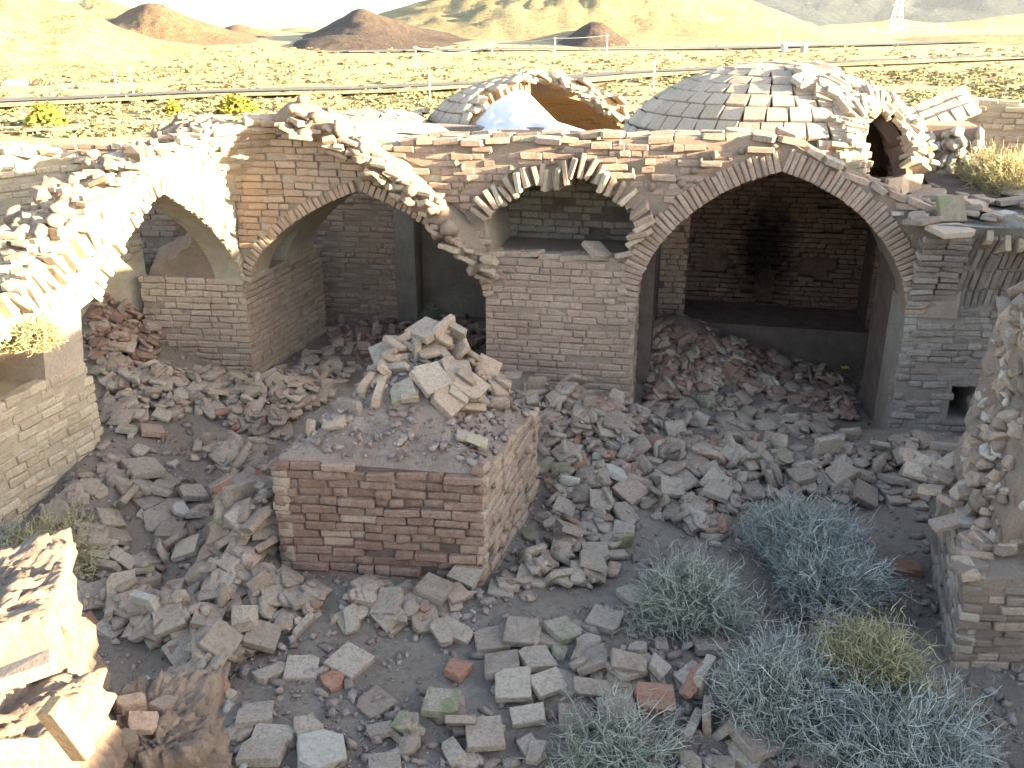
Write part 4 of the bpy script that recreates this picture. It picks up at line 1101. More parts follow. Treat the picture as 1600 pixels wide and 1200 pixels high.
for zone, poly, n, (s0, s1), pe, bare in ZONES:
    x0, x1 = min(p[0] for p in poly), max(p[0] for p in poly); y0, y1 = min(p[1] for p in poly), max(p[1] for p in poly)
    for k in range(int(n * .9)):
        px, py = random.uniform(x0, x1), random.uniform(y0, y1)
        if not in_poly(px, py, poly): continue
        p = at_ground(px, py)
        if blocked(p.x, p.y) or in_poly(p.x, p.y, dpoly_out): continue
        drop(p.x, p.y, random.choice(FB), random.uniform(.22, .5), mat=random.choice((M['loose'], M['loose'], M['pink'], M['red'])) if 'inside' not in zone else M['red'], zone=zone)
# bricks on the centre pier's mound
for k in range(105):
    u, v = (random.uniform(.08, .92), random.uniform(.12, .95)) if k < 60 else (random.gauss(.52, .16), random.gauss(.66, .15))
    if v < .42 and random.random() < .75: continue
    p = dquad(u, v); drop(p.x, p.y, random.choice(LB + HB + FB), random.uniform(.6, .92), mat=random.choice((M['loose'], M['tan'], M['loose'], M['tan'], M['pink'])), zone='rubble on top of the centre pier', edge=random.random() < .42, embed=.0)
for (px, py, k_) in ((690, 545, 0), (655, 548, 1), (600, 548, 1), (630, 565, 1), (668, 565, 0), (700, 600, 0), (715, 585, 0), (675, 632, 0), (575, 590, 2), (590, 600, 2), (545, 600, 2), (735, 625, 0)):
    p = at_z(px, py, 1.30 if py < 610 else 1.12); drop(p.x, p.y, (LB if k_ == 0 else HB)[random.randrange(8)], .95, mat=random.choice((M['loose'], M['tan'])), zone='rubble on top of the centre pier', edge=k_ == 2, embed=0)
# hero bricks set where the photograph shows them: px, py, kind, yaw, scale, material, label
HERO = [
    (632, 663, 'L', .1, .85, 'loose_moss', 'square brick half covered in green moss on the front slope of the pier mound', 1.0),
    (745, 690, 'L', -.1, .72, 'cream', 'pale square brick at the front right corner of the pier top', .95),
    (718, 655, 'H', -.1, .8, 'cream', 'small pale brick resting on the right of the pier mound', 1.02),
    (768, 1006, 'L', .15, 1.0, 'loose', 'square brick at the left end of the row of pavers below the pier', None),
    (815, 1005, 'L', -.15, 1.0, 'loose', None, None), (785, 1052, 'L', .05, 1.0, 'loose', None, None), (838, 1042, 'L', .35, .95, 'loose', None, None), (802, 1085, 'L', -.05, 1.0, 'loose', None, None),
    (880, 996, 'L', .7, 1.0, 'loose_moss', 'square brick with moss on its left edge, tipped up left of the grey-green bush', None),
    (945, 978, 'L', -.4, 1.0, 'loose', 'grey square brick lying flat left of the bush', None),
    (875, 1028, 'F', .3, .9, 'loose_moss', 'small bright green broken brick between the paver bricks', None),
    (690, 1108, 'L', -.1, 1.0, 'loose_moss', 'thick green mossy brick on bare soil near the bottom', None),
    (717, 1056, 'F', .2, 1.3, 'loose_red', 'orange-red broken brick standing right of the bare soil', None),
    (546, 1040, 'L', -.55, 1.05, 'loose', 'large square brick in the middle of the bare soil', None),
    (472, 1050, 'L', .05, .95, 'loose', 'square brick with a chipped front edge left of the bare soil', None),
    (412, 1013, 'L', .1, 1.0, 'loose', None, None), (425, 1057, 'H', .7, 1.0, 'loose', None, None), (518, 1070, 'F', .4, 1.0, 'loose_red', None, None), (352, 1046, 'L', -.2, .95, 'loose', None, None),
    (680, 938, 'L', -.4, 1.0, 'loose', 'square brick leaning on others just below the pier corner', None), (730, 915, 'L', -.5, .95, 'loose', None, None), (712, 995, 'H', -.4, 1.1, 'loose', None, None),
    (690, 1000, 'H', -1.0, 1.0, 'loose', None, None), (400, 1125, 'L', .2, .95, 'loose', None, None), (428, 1157, 'H', -.05, 1.15, 'loose', None, None), (478, 1150, 'F', .2, 1.2, 'loose', None, None),
    (410, 1185, 'H', -.1, 1.2, 'loose', None, None), (508, 1185, 'F', 0, 1.9, 'loose_white', 'white limestone slab at the bottom edge of the picture', None),
    (595, 1147, 'H', .05, .8, 'loose', None, None), (630, 1150, 'F', .8, 1.0, 'loose_moss', None, None), (757, 1158, 'L', .2, 1.0, 'loose', None, None), (825, 1125, 'H', .1, 1.0, 'loose', None, None),
    (855, 1082, 'H', .5, 1.0, 'loose', None, None), (925, 1050, 'L', 0.1, .95, 'loose', None, None), (918, 1015, 'F', 0, 1.2, 'loose', None, None), (997, 1017, 'F', .8, .9, 'loose', None, None), (1033, 1012, 'H', 1.5, .7, 'loose', None, None),
    (1107, 1013, 'L', .1, 1.0, 'loose', 'square brick leaning between the two grey-green bushes', None), (980, 1062, 'H', 0, 1.05, 'loose', None, None), (925, 1090, 'H', -.2, 1.05, 'loose', None, None),
    (1022, 1100, 'H', .05, 1.15, 'loose_red', None, None), (1030, 1060, 'F', .2, 1.1, 'loose', None, None), (900, 1130, 'L', 0, 1.0, 'loose', None, None), (965, 1125, 'L', .1, 1.0, 'loose', None, None),
    (930, 868, 'L', .05, .95, 'loose', 'square brick on edge of the bare patch right of the pier', None), (925, 900, 'L', -.05, .9, 'loose', None, None), (992, 935, 'L', .6, 1.0, 'loose', None, None), (890, 850, 'L', .2, .9, 'loose', None, None),
    (1080, 1085, 'He', 1.0, 1.1, 'loose_red', None, None), (1100, 1080, 'He', 1.0, 1.1, 'loose', None, None), (1125, 1090, 'He', 1.1, 1.0, 'loose', None, None), (1105, 1130, 'Le', 1.1, 1.0, 'loose', None, None), (1135, 1140, 'Le', 1.0, 1.0, 'loose', None, None), (1155, 1110, 'He', 1.0, 1.0, 'loose', None, None),
    (1180, 1170, 'L', .5, 1.1, 'loose', 'large square brick at the bottom edge left of the dark bush', None), (1262, 1178, 'L', .3, 1.0, 'loose', None, None), (1080, 1140, 'He', 1.1, 1.0, 'loose', None, None),
    (1412, 893, 'H', -.1, 1.15, 'loose_red', 'single brick alone on bare soil beside the eroded right pier', None), (1440, 718, 'L', .5, .8, 'loose', None, None),
    (225, 745, 'L', .75, 1.25, 'loose', 'large thick double brick on the soil slope at the left', None), (302, 778, 'L', .6, .95, 'loose', 'square brick lying alone right of the thick double brick', None),
    (292, 862, 'L', .05, .9, 'cream', 'pale square brick below the soil slope at the left', None), (268, 838, 'L', .05, .9, 'loose', None, None), (285, 810, 'F', .3, .9, 'stone', None, None),
    (185, 850, 'L', .6, .9, 'loose', None, None), (150, 870, 'L', .3, 1.0, 'loose', None, None), (88, 812, 'L', .3, 1.0, 'loose', None, None), (400, 790, 'Le', 1.2, 1.2, 'loose', None, None), (380, 830, 'Le', .9, 1.2, 'loose', None, None),
    (400, 640, 'L', .05, .85, 'loose', None, None), (465, 630, 'L', .05, .7, 'tan', None, None), (490, 560, 'L', -.3, .8, 'tan', None, None), (340, 630, 'L', .5, .9, 'tan', None, None),
    (238, 678, 'L', .5, .95, 'pink', None, None), (200, 675, 'L', .2, .8, 'loose_moss', 'mossy green brick at the corner of the cream wall', None),
    (960, 770, 'F', 1.2, 1.4, 'loose_white', 'white limewashed brick standing in the rubble right of the pier', None), (985, 785, 'L', .7, 1.1, 'pink', None, None), (938, 805, 'L', .05, .9, 'loose', None, None),
    (1048, 790, 'L', -.1, .9, 'loose', None, None), (1120, 790, 'L', -.5, 1.0, 'loose', None, None), (1145, 732, 'L', .5, .9, 'loose', None, None), (1225, 738, 'F', .2, 1.1, 'loose_moss', 'dark green mossy brick in the heap before the large arch', None),
    (1290, 725, 'Le', .4, 1.3, 'loose', None, None), (1345, 765, 'L', .3, .95, 'loose', None, None), (1310, 770, 'L', .2, 1.0, 'loose', None, None), (1350, 790, 'L', -.1, 1.0, 'loose', None, None), (1395, 770, 'L', .1, 1.0, 'loose', None, None),
    (1250, 765, 'L', .2, 1.0, 'loose', None, None), (1170, 685, 'L', .1, .8, 'loose', None, None), (1280, 662, 'L', -.05, .8, 'loose', None, None), (850, 740, 'H', .8, 1.1, 'loose_moss', 'mossy brick beside the right face of the pier', None),
    (660, 640, 'H', .3, .5, 'cream', None, 1.05),
]
for px, py, kd, yaw, sc, mt, lab, zz in HERO:
    p = at_ground(px, py) if zz is None else at_z(px, py, zz)
    src = {'L': LB, 'H': HB, 'F': FB}[kd[0]]
    drop(p.x, p.y, src[random.randrange(len(src))], sc * .88, yaw=yaw, mat=M[mt], zone='larger brick', hero=lab or '', edge=len(kd) > 1, tilt=random.gauss(0, .06), embed=.05)
# split: the 300 that show largest are things of their own
def occl(mx): 
    px, py, d = to_px(mx.translation); return px, py, d
rank = []
for k, (me, mx, mat, zone, hero) in enumerate(LOOSE_ITEMS):
    px, py, dep = to_px(mx.translation); V, _ = mesh_arrays(me)
    size = float((V.max(0) - V.min(0))[:2].max()) * mx.col[0].to_3d().length / dep
    if not (-20 < px < 1620 and -20 < py < 1220): size = 0
    rank.append(((9 if hero is not None else 0) + size, k))
rank.sort(reverse=True); single = {k for _, k in rank[:300]}
ZP = {'scatter in front of the centre pier': 'in front of the centre pier', 'scatter right of the centre pier': 'right of the centre pier', 'heap at the foot of the middle pier': 'at the foot of the middle pier', 'slope by the cream wall': 'on the slope by the cream wall', 'bottom of the court': 'at the bottom of the court', 'rubble on top of the centre pier': 'on top of the centre pier', 'rear floor by the right pier': 'on the floor by the right pier'}
rest = {}; SAME = {}
for k, (me, mx, mat, zone, hero) in enumerate(LOOSE_ITEMS):
    if k in single:
        o = bpy.data.objects.new('loose_brick', mesh_with_mat(me, mat)); COL.objects.link(o); o.matrix_basis = mx
        up = mx.col[2].to_3d().normalized().z; pose = 'lying flat' if up > .93 else 'tilted' if up > .72 else 'standing on edge'
        shp = 'square brick' if me in LB else 'half brick' if me in HB else 'broken brick piece'
        col = {'weathered_brick': 'grey-tan', 'orange_red_brick': 'orange-red', 'mossy_brick': 'mossy', 'limewashed_brick': 'whitish', 'pinkish_brick': 'pinkish', 'tan_brick': 'tan', 'cream_brick': 'pale cream'}.get(mat.name, 'pale')
        px, py, _ = to_px(mx.translation)
        if zone == 'larger brick':
            if py > 960 and px < 640: zone = 'on the soil at the lower left'
            elif py > 960: zone = 'between the pier and the bushes'
            elif px < 450: zone = 'between cream wall and centre pier'
            elif py > 820: zone = 'below the pier corner'
            elif px < 780: zone = 'near the top of the pier mound'
            else: zone = 'before the large dark arch'
        else: zone = ZP.get(zone, 'in the ' + zone)
        tag(o, hero if hero else f'{col} {shp} {pose} {zone}', 'brick', 'loose bricks lying in the court')
        SAME.setdefault(o['label'], []).append((px, o))
    else: rest.setdefault(mat.name, []).append((me, mx))
ORD = 'leftmost second third fourth fifth sixth seventh eighth ninth tenth eleventh twelfth thirteenth fourteenth fifteenth sixteenth seventeenth eighteenth nineteenth twentieth'.split()
for lab, lst in SAME.items():                       # look-alikes in one heap: told apart by their order from the left
    if len(lst) > 1:
        lst.sort(key=lambda q: q[0])
        for k, (px, o) in enumerate(lst):
            o['label'] = lab + (', leftmost' if k == 0 else ', rightmost' if k == len(lst) - 1 else f', {ORD[k]} from left' if k < len(ORD) else '')
            if len(o['label'].split()) > 16: o['label'] = o['label'].replace(' piece', '').replace(' standing on edge', ' on edge').replace(' lying flat', ' flat').replace(' from left', ''); o['label'] = ' '.join(o['label'].split()[:16])
me = bpy.data.meshes.new('brick_rubble')
parts = []
off = 0; Vs, Fs, Ms = [], [], []
for mi, (mn, l) in enumerate(rest.items()):
    me.materials.append(bpy.data.materials[mn])
    for mm, mx in l:
        V, F = mesh_arrays(mm); m = np.array(mx, dtype=np.float32)
        Vs.append(V @ m[:3, :3].T + m[:3, 3]); Fs.append(F + off); off += len(V); Ms.append(np.full(len(F), mi, dtype=np.int32))
tmp = np_mesh('brick_rubble', np.concatenate(Vs), np.concatenate(Fs))
for m_ in me.materials: tmp.materials.append(m_)
tmp.polygons.foreach_set('material_index', np.concatenate(Ms))
o = bpy.data.objects.new('brick_rubble', tmp); COL.objects.link(o)
tag(o, 'smaller broken bricks piled all over the court floor', 'rubble', kind='stuff')
# gravel and chips
items = []
while len(items) < 9000:
    px, py = random.uniform(60, 1600), random.uniform(480, 1210)
    p = at_ground(px, py)
    if blocked(p.x, p.y) or in_poly(p.x, p.y, dpoly): continue
    if fbm(p.x * 1.7, p.y * 1.7, 4) < random.uniform(-.7, .5): continue
    sc = min(.11, .014 * random.paretovariate(1.5))
    items.append((random.choice(PB), Matrix.Translation((p.x, p.y, gnd(p.x, p.y) + sc * .12)) @ Matrix.Rotation(random.uniform(0, 6), 4, 'Z') @ Matrix.Rotation(random.uniform(0, 6), 4, 'X') @ Matrix.Diagonal((sc * 1.3, sc, sc * .6, 1))))
for k in range(1500):
    u, v = random.random(), random.random(); p = dquad(.03 + .94 * u, .03 + .94 * v); sc = min(.09, .014 * random.paretovariate(1.4))
    items.append((random.choice(PB), Matrix.Translation((p.x, p.y, dtop(.03 + .94 * u, .03 + .94 * v) + sc * .1)) @ Matrix.Rotation(random.uniform(0, 6), 4, 'Z') @ Matrix.Rotation(random.uniform(0, 6), 4, 'X') @ Matrix.Diagonal((sc * 1.3, sc, sc * .7, 1))))
tag(link_mesh('gravel', join_pieces('gravel', items), M['pebble']), 'brick chips and gravel strewn over the soil', 'gravel', kind='stuff')

# ------------------------------------------------------------------ bushes
def twig_mat(name, c0, c1):
    t = NT(name); return t.done(t.mix(t.ramp(t.geo.outputs['Random Per Island'], [(0, 0.0), (1, 1.0)]), c0, c1), .9)
M['tw_blue'] = twig_mat('grey_blue_twigs', (.13, .14, .12), (.42, .43, .37))
M['tw_grey'] = twig_mat('grey_green_twigs', (.15, .155, .11), (.40, .41, .32))
M['tw_yel'] = twig_mat('yellow_twigs', (.20, .175, .085), (.43, .38, .21))
M['tw_dry'] = twig_mat('bleached_twigs', (.36, .32, .25), (.52, .47, .38))
def tubes(paths, rad, sides=3):
    N, P, _ = paths.shape
    T = np.gradient(paths, axis=1); T /= np.linalg.norm(T, axis=2, keepdims=True) + 1e-9
    ref = np.where(np.abs(T[..., 2:3]) > .9, np.array([1., 0, 0]), np.array([0, 0, 1.]))
    A = np.cross(T, ref); A /= np.linalg.norm(A, axis=2, keepdims=True) + 1e-9; B = np.cross(T, A)
    ang = np.arange(sides) * 2 * math.pi / sides
    V = paths[:, :, None, :] + rad[:, :, None, None] * (np.cos(ang)[None, None, :, None] * A[:, :, None, :] + np.sin(ang)[None, None, :, None] * B[:, :, None, :])
    idx = np.arange(N * P * sides).reshape(N, P, sides)
    a = idx[:, :-1, :]; b = np.roll(a, -1, axis=2); c = idx[:, 1:, :]; d = np.roll(c, -1, axis=2)
    return V.reshape(-1, 3), np.stack([a, b, d, c], axis=-1).reshape(-1, 4)
def bush(label, px, py, rx, rz, mat, n=420, base=None, thick=.0030, curl=.35, ry=None, seed=0, group='dry bushes', name='tumbleweed_bush'):
    rng = np.random.default_rng(seed + 11)
    n = int(n * 1.5) if n > 100 else n
    b = at_ground(px, py) if base is None else Vector(base)
    ry = ry or rx
    P = 7; t = np.linspace(0, 1, P)
    ph = rng.uniform(0, 2 * math.pi, n); el = np.arcsin(rng.uniform(-.75, 1, n))
    d = np.stack([np.cos(el) * np.cos(ph), np.cos(el) * np.sin(ph), np.sin(el)], 1)
    L = rng.uniform(.72, 1.0, n)
    lumpy = 1 + .22 * np.sin(ph * 3 + seed) * np.cos(el) + .12 * np.sin(ph * 7 + el * 5 + seed)
    end = d * (L * lumpy)[:, None] * np.array([rx, ry, rz * .58]) + np.array([0, 0, rz * .48])
    start = rng.normal(0, .10, (n, 3)) * np.array([rx, ry, .1 * rz]); start[:, 2] = np.abs(start[:, 2]) * .3
    paths = start[:, None, :] + (end - start)[:, None, :] * t[None, :, None]
    sway = np.cumsum(rng.normal(0, curl * rx * .16, (n, P, 3)), axis=1); sway -= sway[:, :1]
    paths = paths + sway; paths[:, :, 2] = np.maximum(paths[:, :, 2], .0)
    rad = thick * (1.6 - 1.0 * t)[None, :] * rng.uniform(.7, 1.3, (n, 1))
    V1, F1_ = tubes(paths, rad)
    m = n * 9; src = rng.integers(0, n, m); kk = rng.integers(2, P, m)
    st = paths[src, kk]; out = paths[src, np.minimum(kk, P - 1)] - paths[src, kk - 1]; out /= np.linalg.norm(out, axis=1, keepdims=True) + 1e-9
    dr = .7 * out + rng.normal(0, .8, (m, 3)); dr /= np.linalg.norm(dr, axis=1, keepdims=True)
    Q = 4; tq = np.linspace(0, 1, Q); ln = rng.uniform(.12, .36, m) * rx * .85
    sp = st[:, None, :] + dr[:, None, :] * (ln[:, None] * tq)[:, :, None] + np.cumsum(rng.normal(0, .03 * rx, (m, Q, 3)), axis=1) * tq[None, :, None]
    sp[:, :, 2] = np.maximum(sp[:, :, 2], .0)
    V2, F2 = tubes(sp, thick * .75 * (1.25 - .7 * tq)[None, :] * np.ones((m, 1)))
    me = np_mesh(name, np.concatenate([V1, V2]), np.concatenate([F1_, F2 + len(V1)]))
    o = link_mesh(name, me, mat); o.location = b + Vector((0, 0, -.03))
    return tag(o, label, 'bush', group)
bush('dark blue-grey bush at the back of the right-hand cluster', 1250, 880, .40, .44, M['tw_blue'], 520, seed=1)
bush('blue-grey bush in the middle of the right-hand cluster', 1285, 940, .38, .42, M['tw_blue'], 480, seed=2)
bush('pale grey-green rounded bush left of the right-hand cluster', 1075, 970, .36, .40, M['tw_grey'], 480, seed=3)
bush('large pale blue bush in front of the right-hand cluster', 1215, 1125, .36, .48, M['tw_blue'], 560, seed=4)
bush('yellow-green bush on the right of the bush cluster', 1350, 1100, .36, .48, M['tw_yel'], 520, seed=5)
bush('dark blue-green bush at the bottom right', 1415, 1215, .46, .42, M['tw_blue'], 620, seed=6)
bush('sparse dry grass-like bush at the bottom centre', 960, 1190, .34, .17, M['tw_grey'], 240, seed=7, curl=.55)
bush('small blue tuft between the leaning bricks and the large blue bush', 1228, 1165, .15, .15, M['tw_blue'], 160, seed=8)
bush('tangled pale bush at the foot of the cream wall', 85, 880, .34, .26, M['tw_yel'], 320, seed=9)
bush('bluish bush at the left edge below the cream wall', 10, 880, .22, .28, M['tw_blue'], 260, seed=19)
bush('pale dry bush growing in the arch springing of the cream wall', 0, 0, .24, .22, M['tw_yel'], 260, base=PL(-2.98, 1.42, .02), seed=10)
bush('small green tuft in the rubble inside the left arch', 145, 525, .16, .16, M['tw_grey'], 130, seed=12)
bush('dry tuft at the foot of the wall inside the middle arch', 655, 500, .22, .22, M['tw_grey'], 180, seed=13)
bush('sunlit yellow bush on the roof at the right edge', 0, 0, .42, .36, M['tw_yel'], 700, base=at_z(1562, 300, 2.03), seed=14)
bush('bleached leafless twigs lying over the middle of the bush cluster', 1310, 985, .34, .34, M['tw_dry'], 40, seed=15, thick=.0032, curl=.7)
bush('bleached dead twig tuft on the rubble right of the pier', 965, 705, .17, .17, M['tw_dry'], 16, seed=16, thick=.003, curl=.8)
bush('small dead twig tuft against the right face of the pier', 862, 700, .13, .2, M['tw_dry'], 14, seed=17, thick=.003, curl=.8)
bush('dry stalks on the soil by the eroded right pier', 1470, 1100, .25, .12, M['tw_yel'], 40, seed=18, curl=.8)

# ------------------------------------------------------------------ litter
def crumple(name, p, s, mat, label, seed):
    bm = bmesh.new()
    add_grid(bm, lambda u, v: p + Vector(((u - .5) * s, (v - .5) * s * .8, .02 + .22 * s * fbm(u * 3 + seed, v * 3) + .1 * s * fbm(u * 9 + seed, v * 9))), 12, 10)
    bmesh.ops.solidify(bm, geom=bm.faces[:], thickness=.003)
    return tag(bm_obj(name, bm, mat), label, 'litter')
def flat(name, c, r=.6): t = NT(name); return t.done(c, r)
crumple('plastic_rag', at_ground(741, 478) + Vector((0, 0, .12)), .22, flat('blue_plastic', (.06, .12, .32)), 'crumpled blue plastic rag in the rubble of the middle arch', 1)
crumple('plastic_scrap', at_ground(622, 492) + Vector((0, 0, .1)), .2, flat('pale_plastic', (.45, .48, .5)), 'pale plastic scrap in the rubble of the middle arch', 5)
crumple('litter_packet', at_ground(1319, 583) + Vector((0, 0, .05)), .085, flat('yellow_packet', (.75, .62, .03)), 'small yellow packet on the floor of the dark room', 9)

# ------------------------------------------------------------------ plain, hills, distance
def plain_z(x, y):
    r = math.hypot(x, y)
    z = -1.2 + 1.2 * smooth(15, 27, r)
    z += .12 * fbm(x * .05, y * .05) * smooth(20, 60, r) + .5 * fbm(x * .012, y * .012, 2) * smooth(60, 300, r)
    return z
tp = NT('dry_plain')
n1 = tp.noise(.12, 6, .6); n2 = tp.noise(1.6, 6, .75); n3 = tp.noise(.02, 4, .6)
colp = tp.ramp(n1, [(.32, (.20, .16, .09)), (.5, (.26, .21, .12)), (.68, (.33, .27, .16))])
colp = tp.mix(tp.ramp(n2, [(.50, 0.0), (.60, .75)]), colp, (.13, .115, .05))
colp = tp.mix(tp.ramp(n3, [(.45, 0.0), (.6, .5)]), colp, (.34, .28, .175))
tp.bump(n2, .6, .25); M['plain'] = tp.done(colp)
bm = bmesh.new()
rr = [0, 6, 12, 16, 20, 24, 28] + list(np.geomspace(32, 12000, 60)); NA = 220
grid = []
for r in rr:
    grid.append([bm.verts.new((r * math.sin(a), r * math.cos(a), plain_z(r * math.sin(a), r * math.cos(a)))) for a in np.linspace(-math.pi, math.pi, NA, endpoint=False)] if r > 0 else [bm.verts.new((0, 0, -1.2))])
for k in range(NA): bm.faces.new((grid[0][0], grid[1][k], grid[1][(k + 1) % NA]))
for a, b in zip(grid[1:], grid[2:]):
    for k in range(NA): bm.faces.new((a[k], b[k], b[(k + 1) % NA], a[(k + 1) % NA]))
tag(bm_obj('plain', bm, M['plain'], None, True), kind='structure')

def hill_mat(name, c0, c1, scrub=(.14, .145, .06), sc=1.0, amt=.7):
    t = NT(name); a = t.noise(.035 * sc, 6, .65); b = t.noise(.55 * sc, 5, .75); c = t.noise(.12 * sc, 5, .7)
    col = t.ramp(a, [(.35, c0), (.65, c1)]); col = t.mix(t.ramp(b, [(.50, 0.0), (.62, amt)]), col, scrub)
    t.bump(t.math('ADD', b, c), 1.0, 2.5 / sc); return t.done(col)
M['hill_tan'] = hill_mat('tan_hill', (.26, .205, .10), (.36, .295, .155), scrub=(.12, .115, .04), amt=.8)
M['hill_red'] = hill_mat('red_hill', (.19, .115, .065), (.25, .17, .095), scrub=(.09, .08, .035), amt=.75)
M['hill_shade'] = hill_mat('shaded_hill', (.075, .052, .04), (.11, .08, .058), scrub=(.05, .05, .025), amt=.7)  # shade on these hills is put into a darker ground colour
M['mountain'] = hill_mat('far_mountain', (.035, .045, .042), (.055, .062, .055), scrub=(.03, .04, .035), sc=.04, amt=.5)  # mountain's shaded look is carried by its very dark base colour
def smooth_tab(tab, x):
    if x <= tab[0][0] or x >= tab[-1][0]: return lerp_tab(tab, x)
    return sum(lerp_tab(tab, x + q) for q in (-14, -9, -5, 0, 5, 9, 14)) / 7
def hill(name, ridge, d_top, d_foot, mat, back=1.6, nz=.12, seed=0, nu=110, nv=34):
    x0, x1 = ridge[0][0], ridge[-1][0]; bm = bmesh.new()
    def pt(u, v):
        px = x0 + u * (x1 - x0); az = math.atan2((px - 800) / FPX * 1.0, CP + (600 - 40) / FPX * SP)
        e = (HOR - smooth_tab(ridge, px)) / FPX * CP     # approx tan elevation
        ht = max(.5, CAMZ + e * d_top / CP)
        f = v * (1 + .6)                              # 0..1 front slope, 1..1.6 back slope
        edge = smooth(0, .08, u) * smooth(1, .92, u)
        if f <= 1:
            d = d_foot + (d_top - d_foot) * f; h = f ** 1.25
        else:
            d = d_top * (1 + (f - 1) * back); h = 1 - ((f - 1) / .6) ** 1.3
        w = Vector((d * math.sin(az), d * math.cos(az), 0)); s = 5.5 / d_top
        gul = fbm(w.x * s * 1.6 + seed, w.y * s * 1.6, 0, 5) * nz * ht * 2.2
        k = 1 - abs(1 - f) if f < 1 else 1
        z = ht * h * (.15 + .85 * edge if edge < 1 else 1) + gul * math.sin(min(1, f) * math.pi) ** .7 * .6 + gul * .10 + ht * .10 * fbm(w.x * s * 7 + seed, w.y * s * 9, 2, 4) * min(1, f * 2)
        return Vector((w.x, w.y, z - .8 - (1.5 if f < .02 else 0)))
    add_grid(bm, pt, nu, nv)
    return tag(bm_obj(name, bm, mat, None, True), kind='structure')
hill('hill_left', [(-420, -190), (-150, -110), (0, -30), (60, -6), (135, 10), (190, 36), (250, 54), (330, 66), (420, 72), (520, 80)], 170, 62, M['hill_tan'], seed=1)
hill('hill_behind', [(60, 20), (110, 10), (150, 1), (190, 5), (230, 24), (280, 45)], 420, 260, M['hill_tan'], seed=2)
hill('hill_red', [(90, 50), (170, 30), (215, 12), (242, 4), (275, 14), (310, 28), (360, 42), (450, 62)], 300, 190, M['hill_red'], seed=3)
hill('hill_small_red', [(310, 62), (345, 42), (375, 33), (400, 42), (440, 54), (490, 66)], 380, 240, M['hill_red'], seed=4)
hill('hill_far', [(400, 55), (435, 45), (470, 39), (500, 44), (540, 55), (600, 62)], 800, 500, M['hill_tan'], seed=5)
hill('hill_shadowed', [(410, 70), (460, 56), (500, 42), (535, 24), (562, 13), (600, 22), (650, 38), (740, 52), (840, 66)], 290, 165, M['hill_shade'], seed=6)
hill('hill_mound', [(430, 76), (470, 54), (520, 46), (590, 47), (640, 54), (720, 64), (800, 74)], 190, 140, M['hill_shade'], seed=16)
hill('hill_large', [(520, 60), (600, 18), (660, 4), (720, -8), (820, -34), (950, -46), (1050, -30), (1130, -8), (1200, 14), (1260, 33), (1320, 42)], 520, 230, M['hill_tan'], seed=7, nz=.06)
hill('hill_cone', [(835, 76), (880, 56), (912, 34), (930, 25), (950, 35), (985, 60), (1025, 78)], 210, 165, M['hill_shade'], seed=8, nz=.05)
hill('hill_low', [(1320, 62), (1420, 54), (1500, 49), (1600, 47), (1750, 40), (1900, 44)], 260, 170, M['hill_tan'], seed=9, nz=.06)
hill('ridge_pale', [(1250, 40), (1350, 36), (1400, 30), (1460, 37), (1500, 34), (1560, 27), (1650, 24), (1900, 20)], 1900, 1300, M['hill_tan'], seed=10, nz=.06)
hill('mountain', [(950, 10), (1100, -40), (1250, -75), (1400, -90), (1550, -70), (1800, -100), (2100, -60)], 7000, 4200, M['mountain'], seed=11, nz=.10)

# roads
def ribbon(name, pts, w, mat, lift):
    bm = bmesh.new(); prev = None
    P = [Vector(p) for p in pts]; fine = []
    for a, b in zip(P, P[1:]): fine += [a.lerp(b, k / 12) for k in range(12)]
    fine.append(P[-1])
    for i, p in enumerate(fine):
        d = (fine[min(i + 1, len(fine) - 1)] - fine[max(i - 1, 0)]); d.z = 0; d.normalize(); n = Vector((d.y, -d.x, 0))
        ring = []
        for s in (-1, 1):
            q = p + n * s * w / 2; ring.append(bm.verts.new((q.x, q.y, plain_z(q.x, q.y) + lift)))
        if prev: bm.faces.new((prev[0], prev[1], ring[1], ring[0]))
        prev = ring
    return tag(bm_obj(name, bm, mat), kind='structure')
M['track'] = earth_mat('gravel_track', (.24, .20, .14), (.31, .26, .185), scale=1.0)
M['asphalt'] = earth_mat('asphalt', (.10, .095, .09), (.13, .125, .118), scale=1.0, bump=.2)
gp = lambda x, y: at_z(x, y, 0.0)
ribbon('road', [gp(-200, 175), gp(300, 150), gp(620, 141), gp(800, 131), gp(1000, 118), gp(1300, 100), gp(1600, 89), gp(1900, 80)], 2.4, M['asphalt'], .25)
ribbon('road_verge', [gp(-200, 178), gp(300, 153), gp(620, 144), gp(800, 134), gp(1000, 121), gp(1300, 103), gp(1600, 92), gp(1900, 83)], 5.0, M['plain'], .18)
ribbon('dirt_track', [gp(-300, 215), gp(100, 205), gp(300, 190), gp(600, 178)], 2.6, M['track'], .12)
ribbon('highway', [gp(500, 84), gp(800, 80), gp(1050, 79), gp(1250, 75), gp(1450, 70), gp(1650, 66)], 7.0, M['asphalt'], .3)

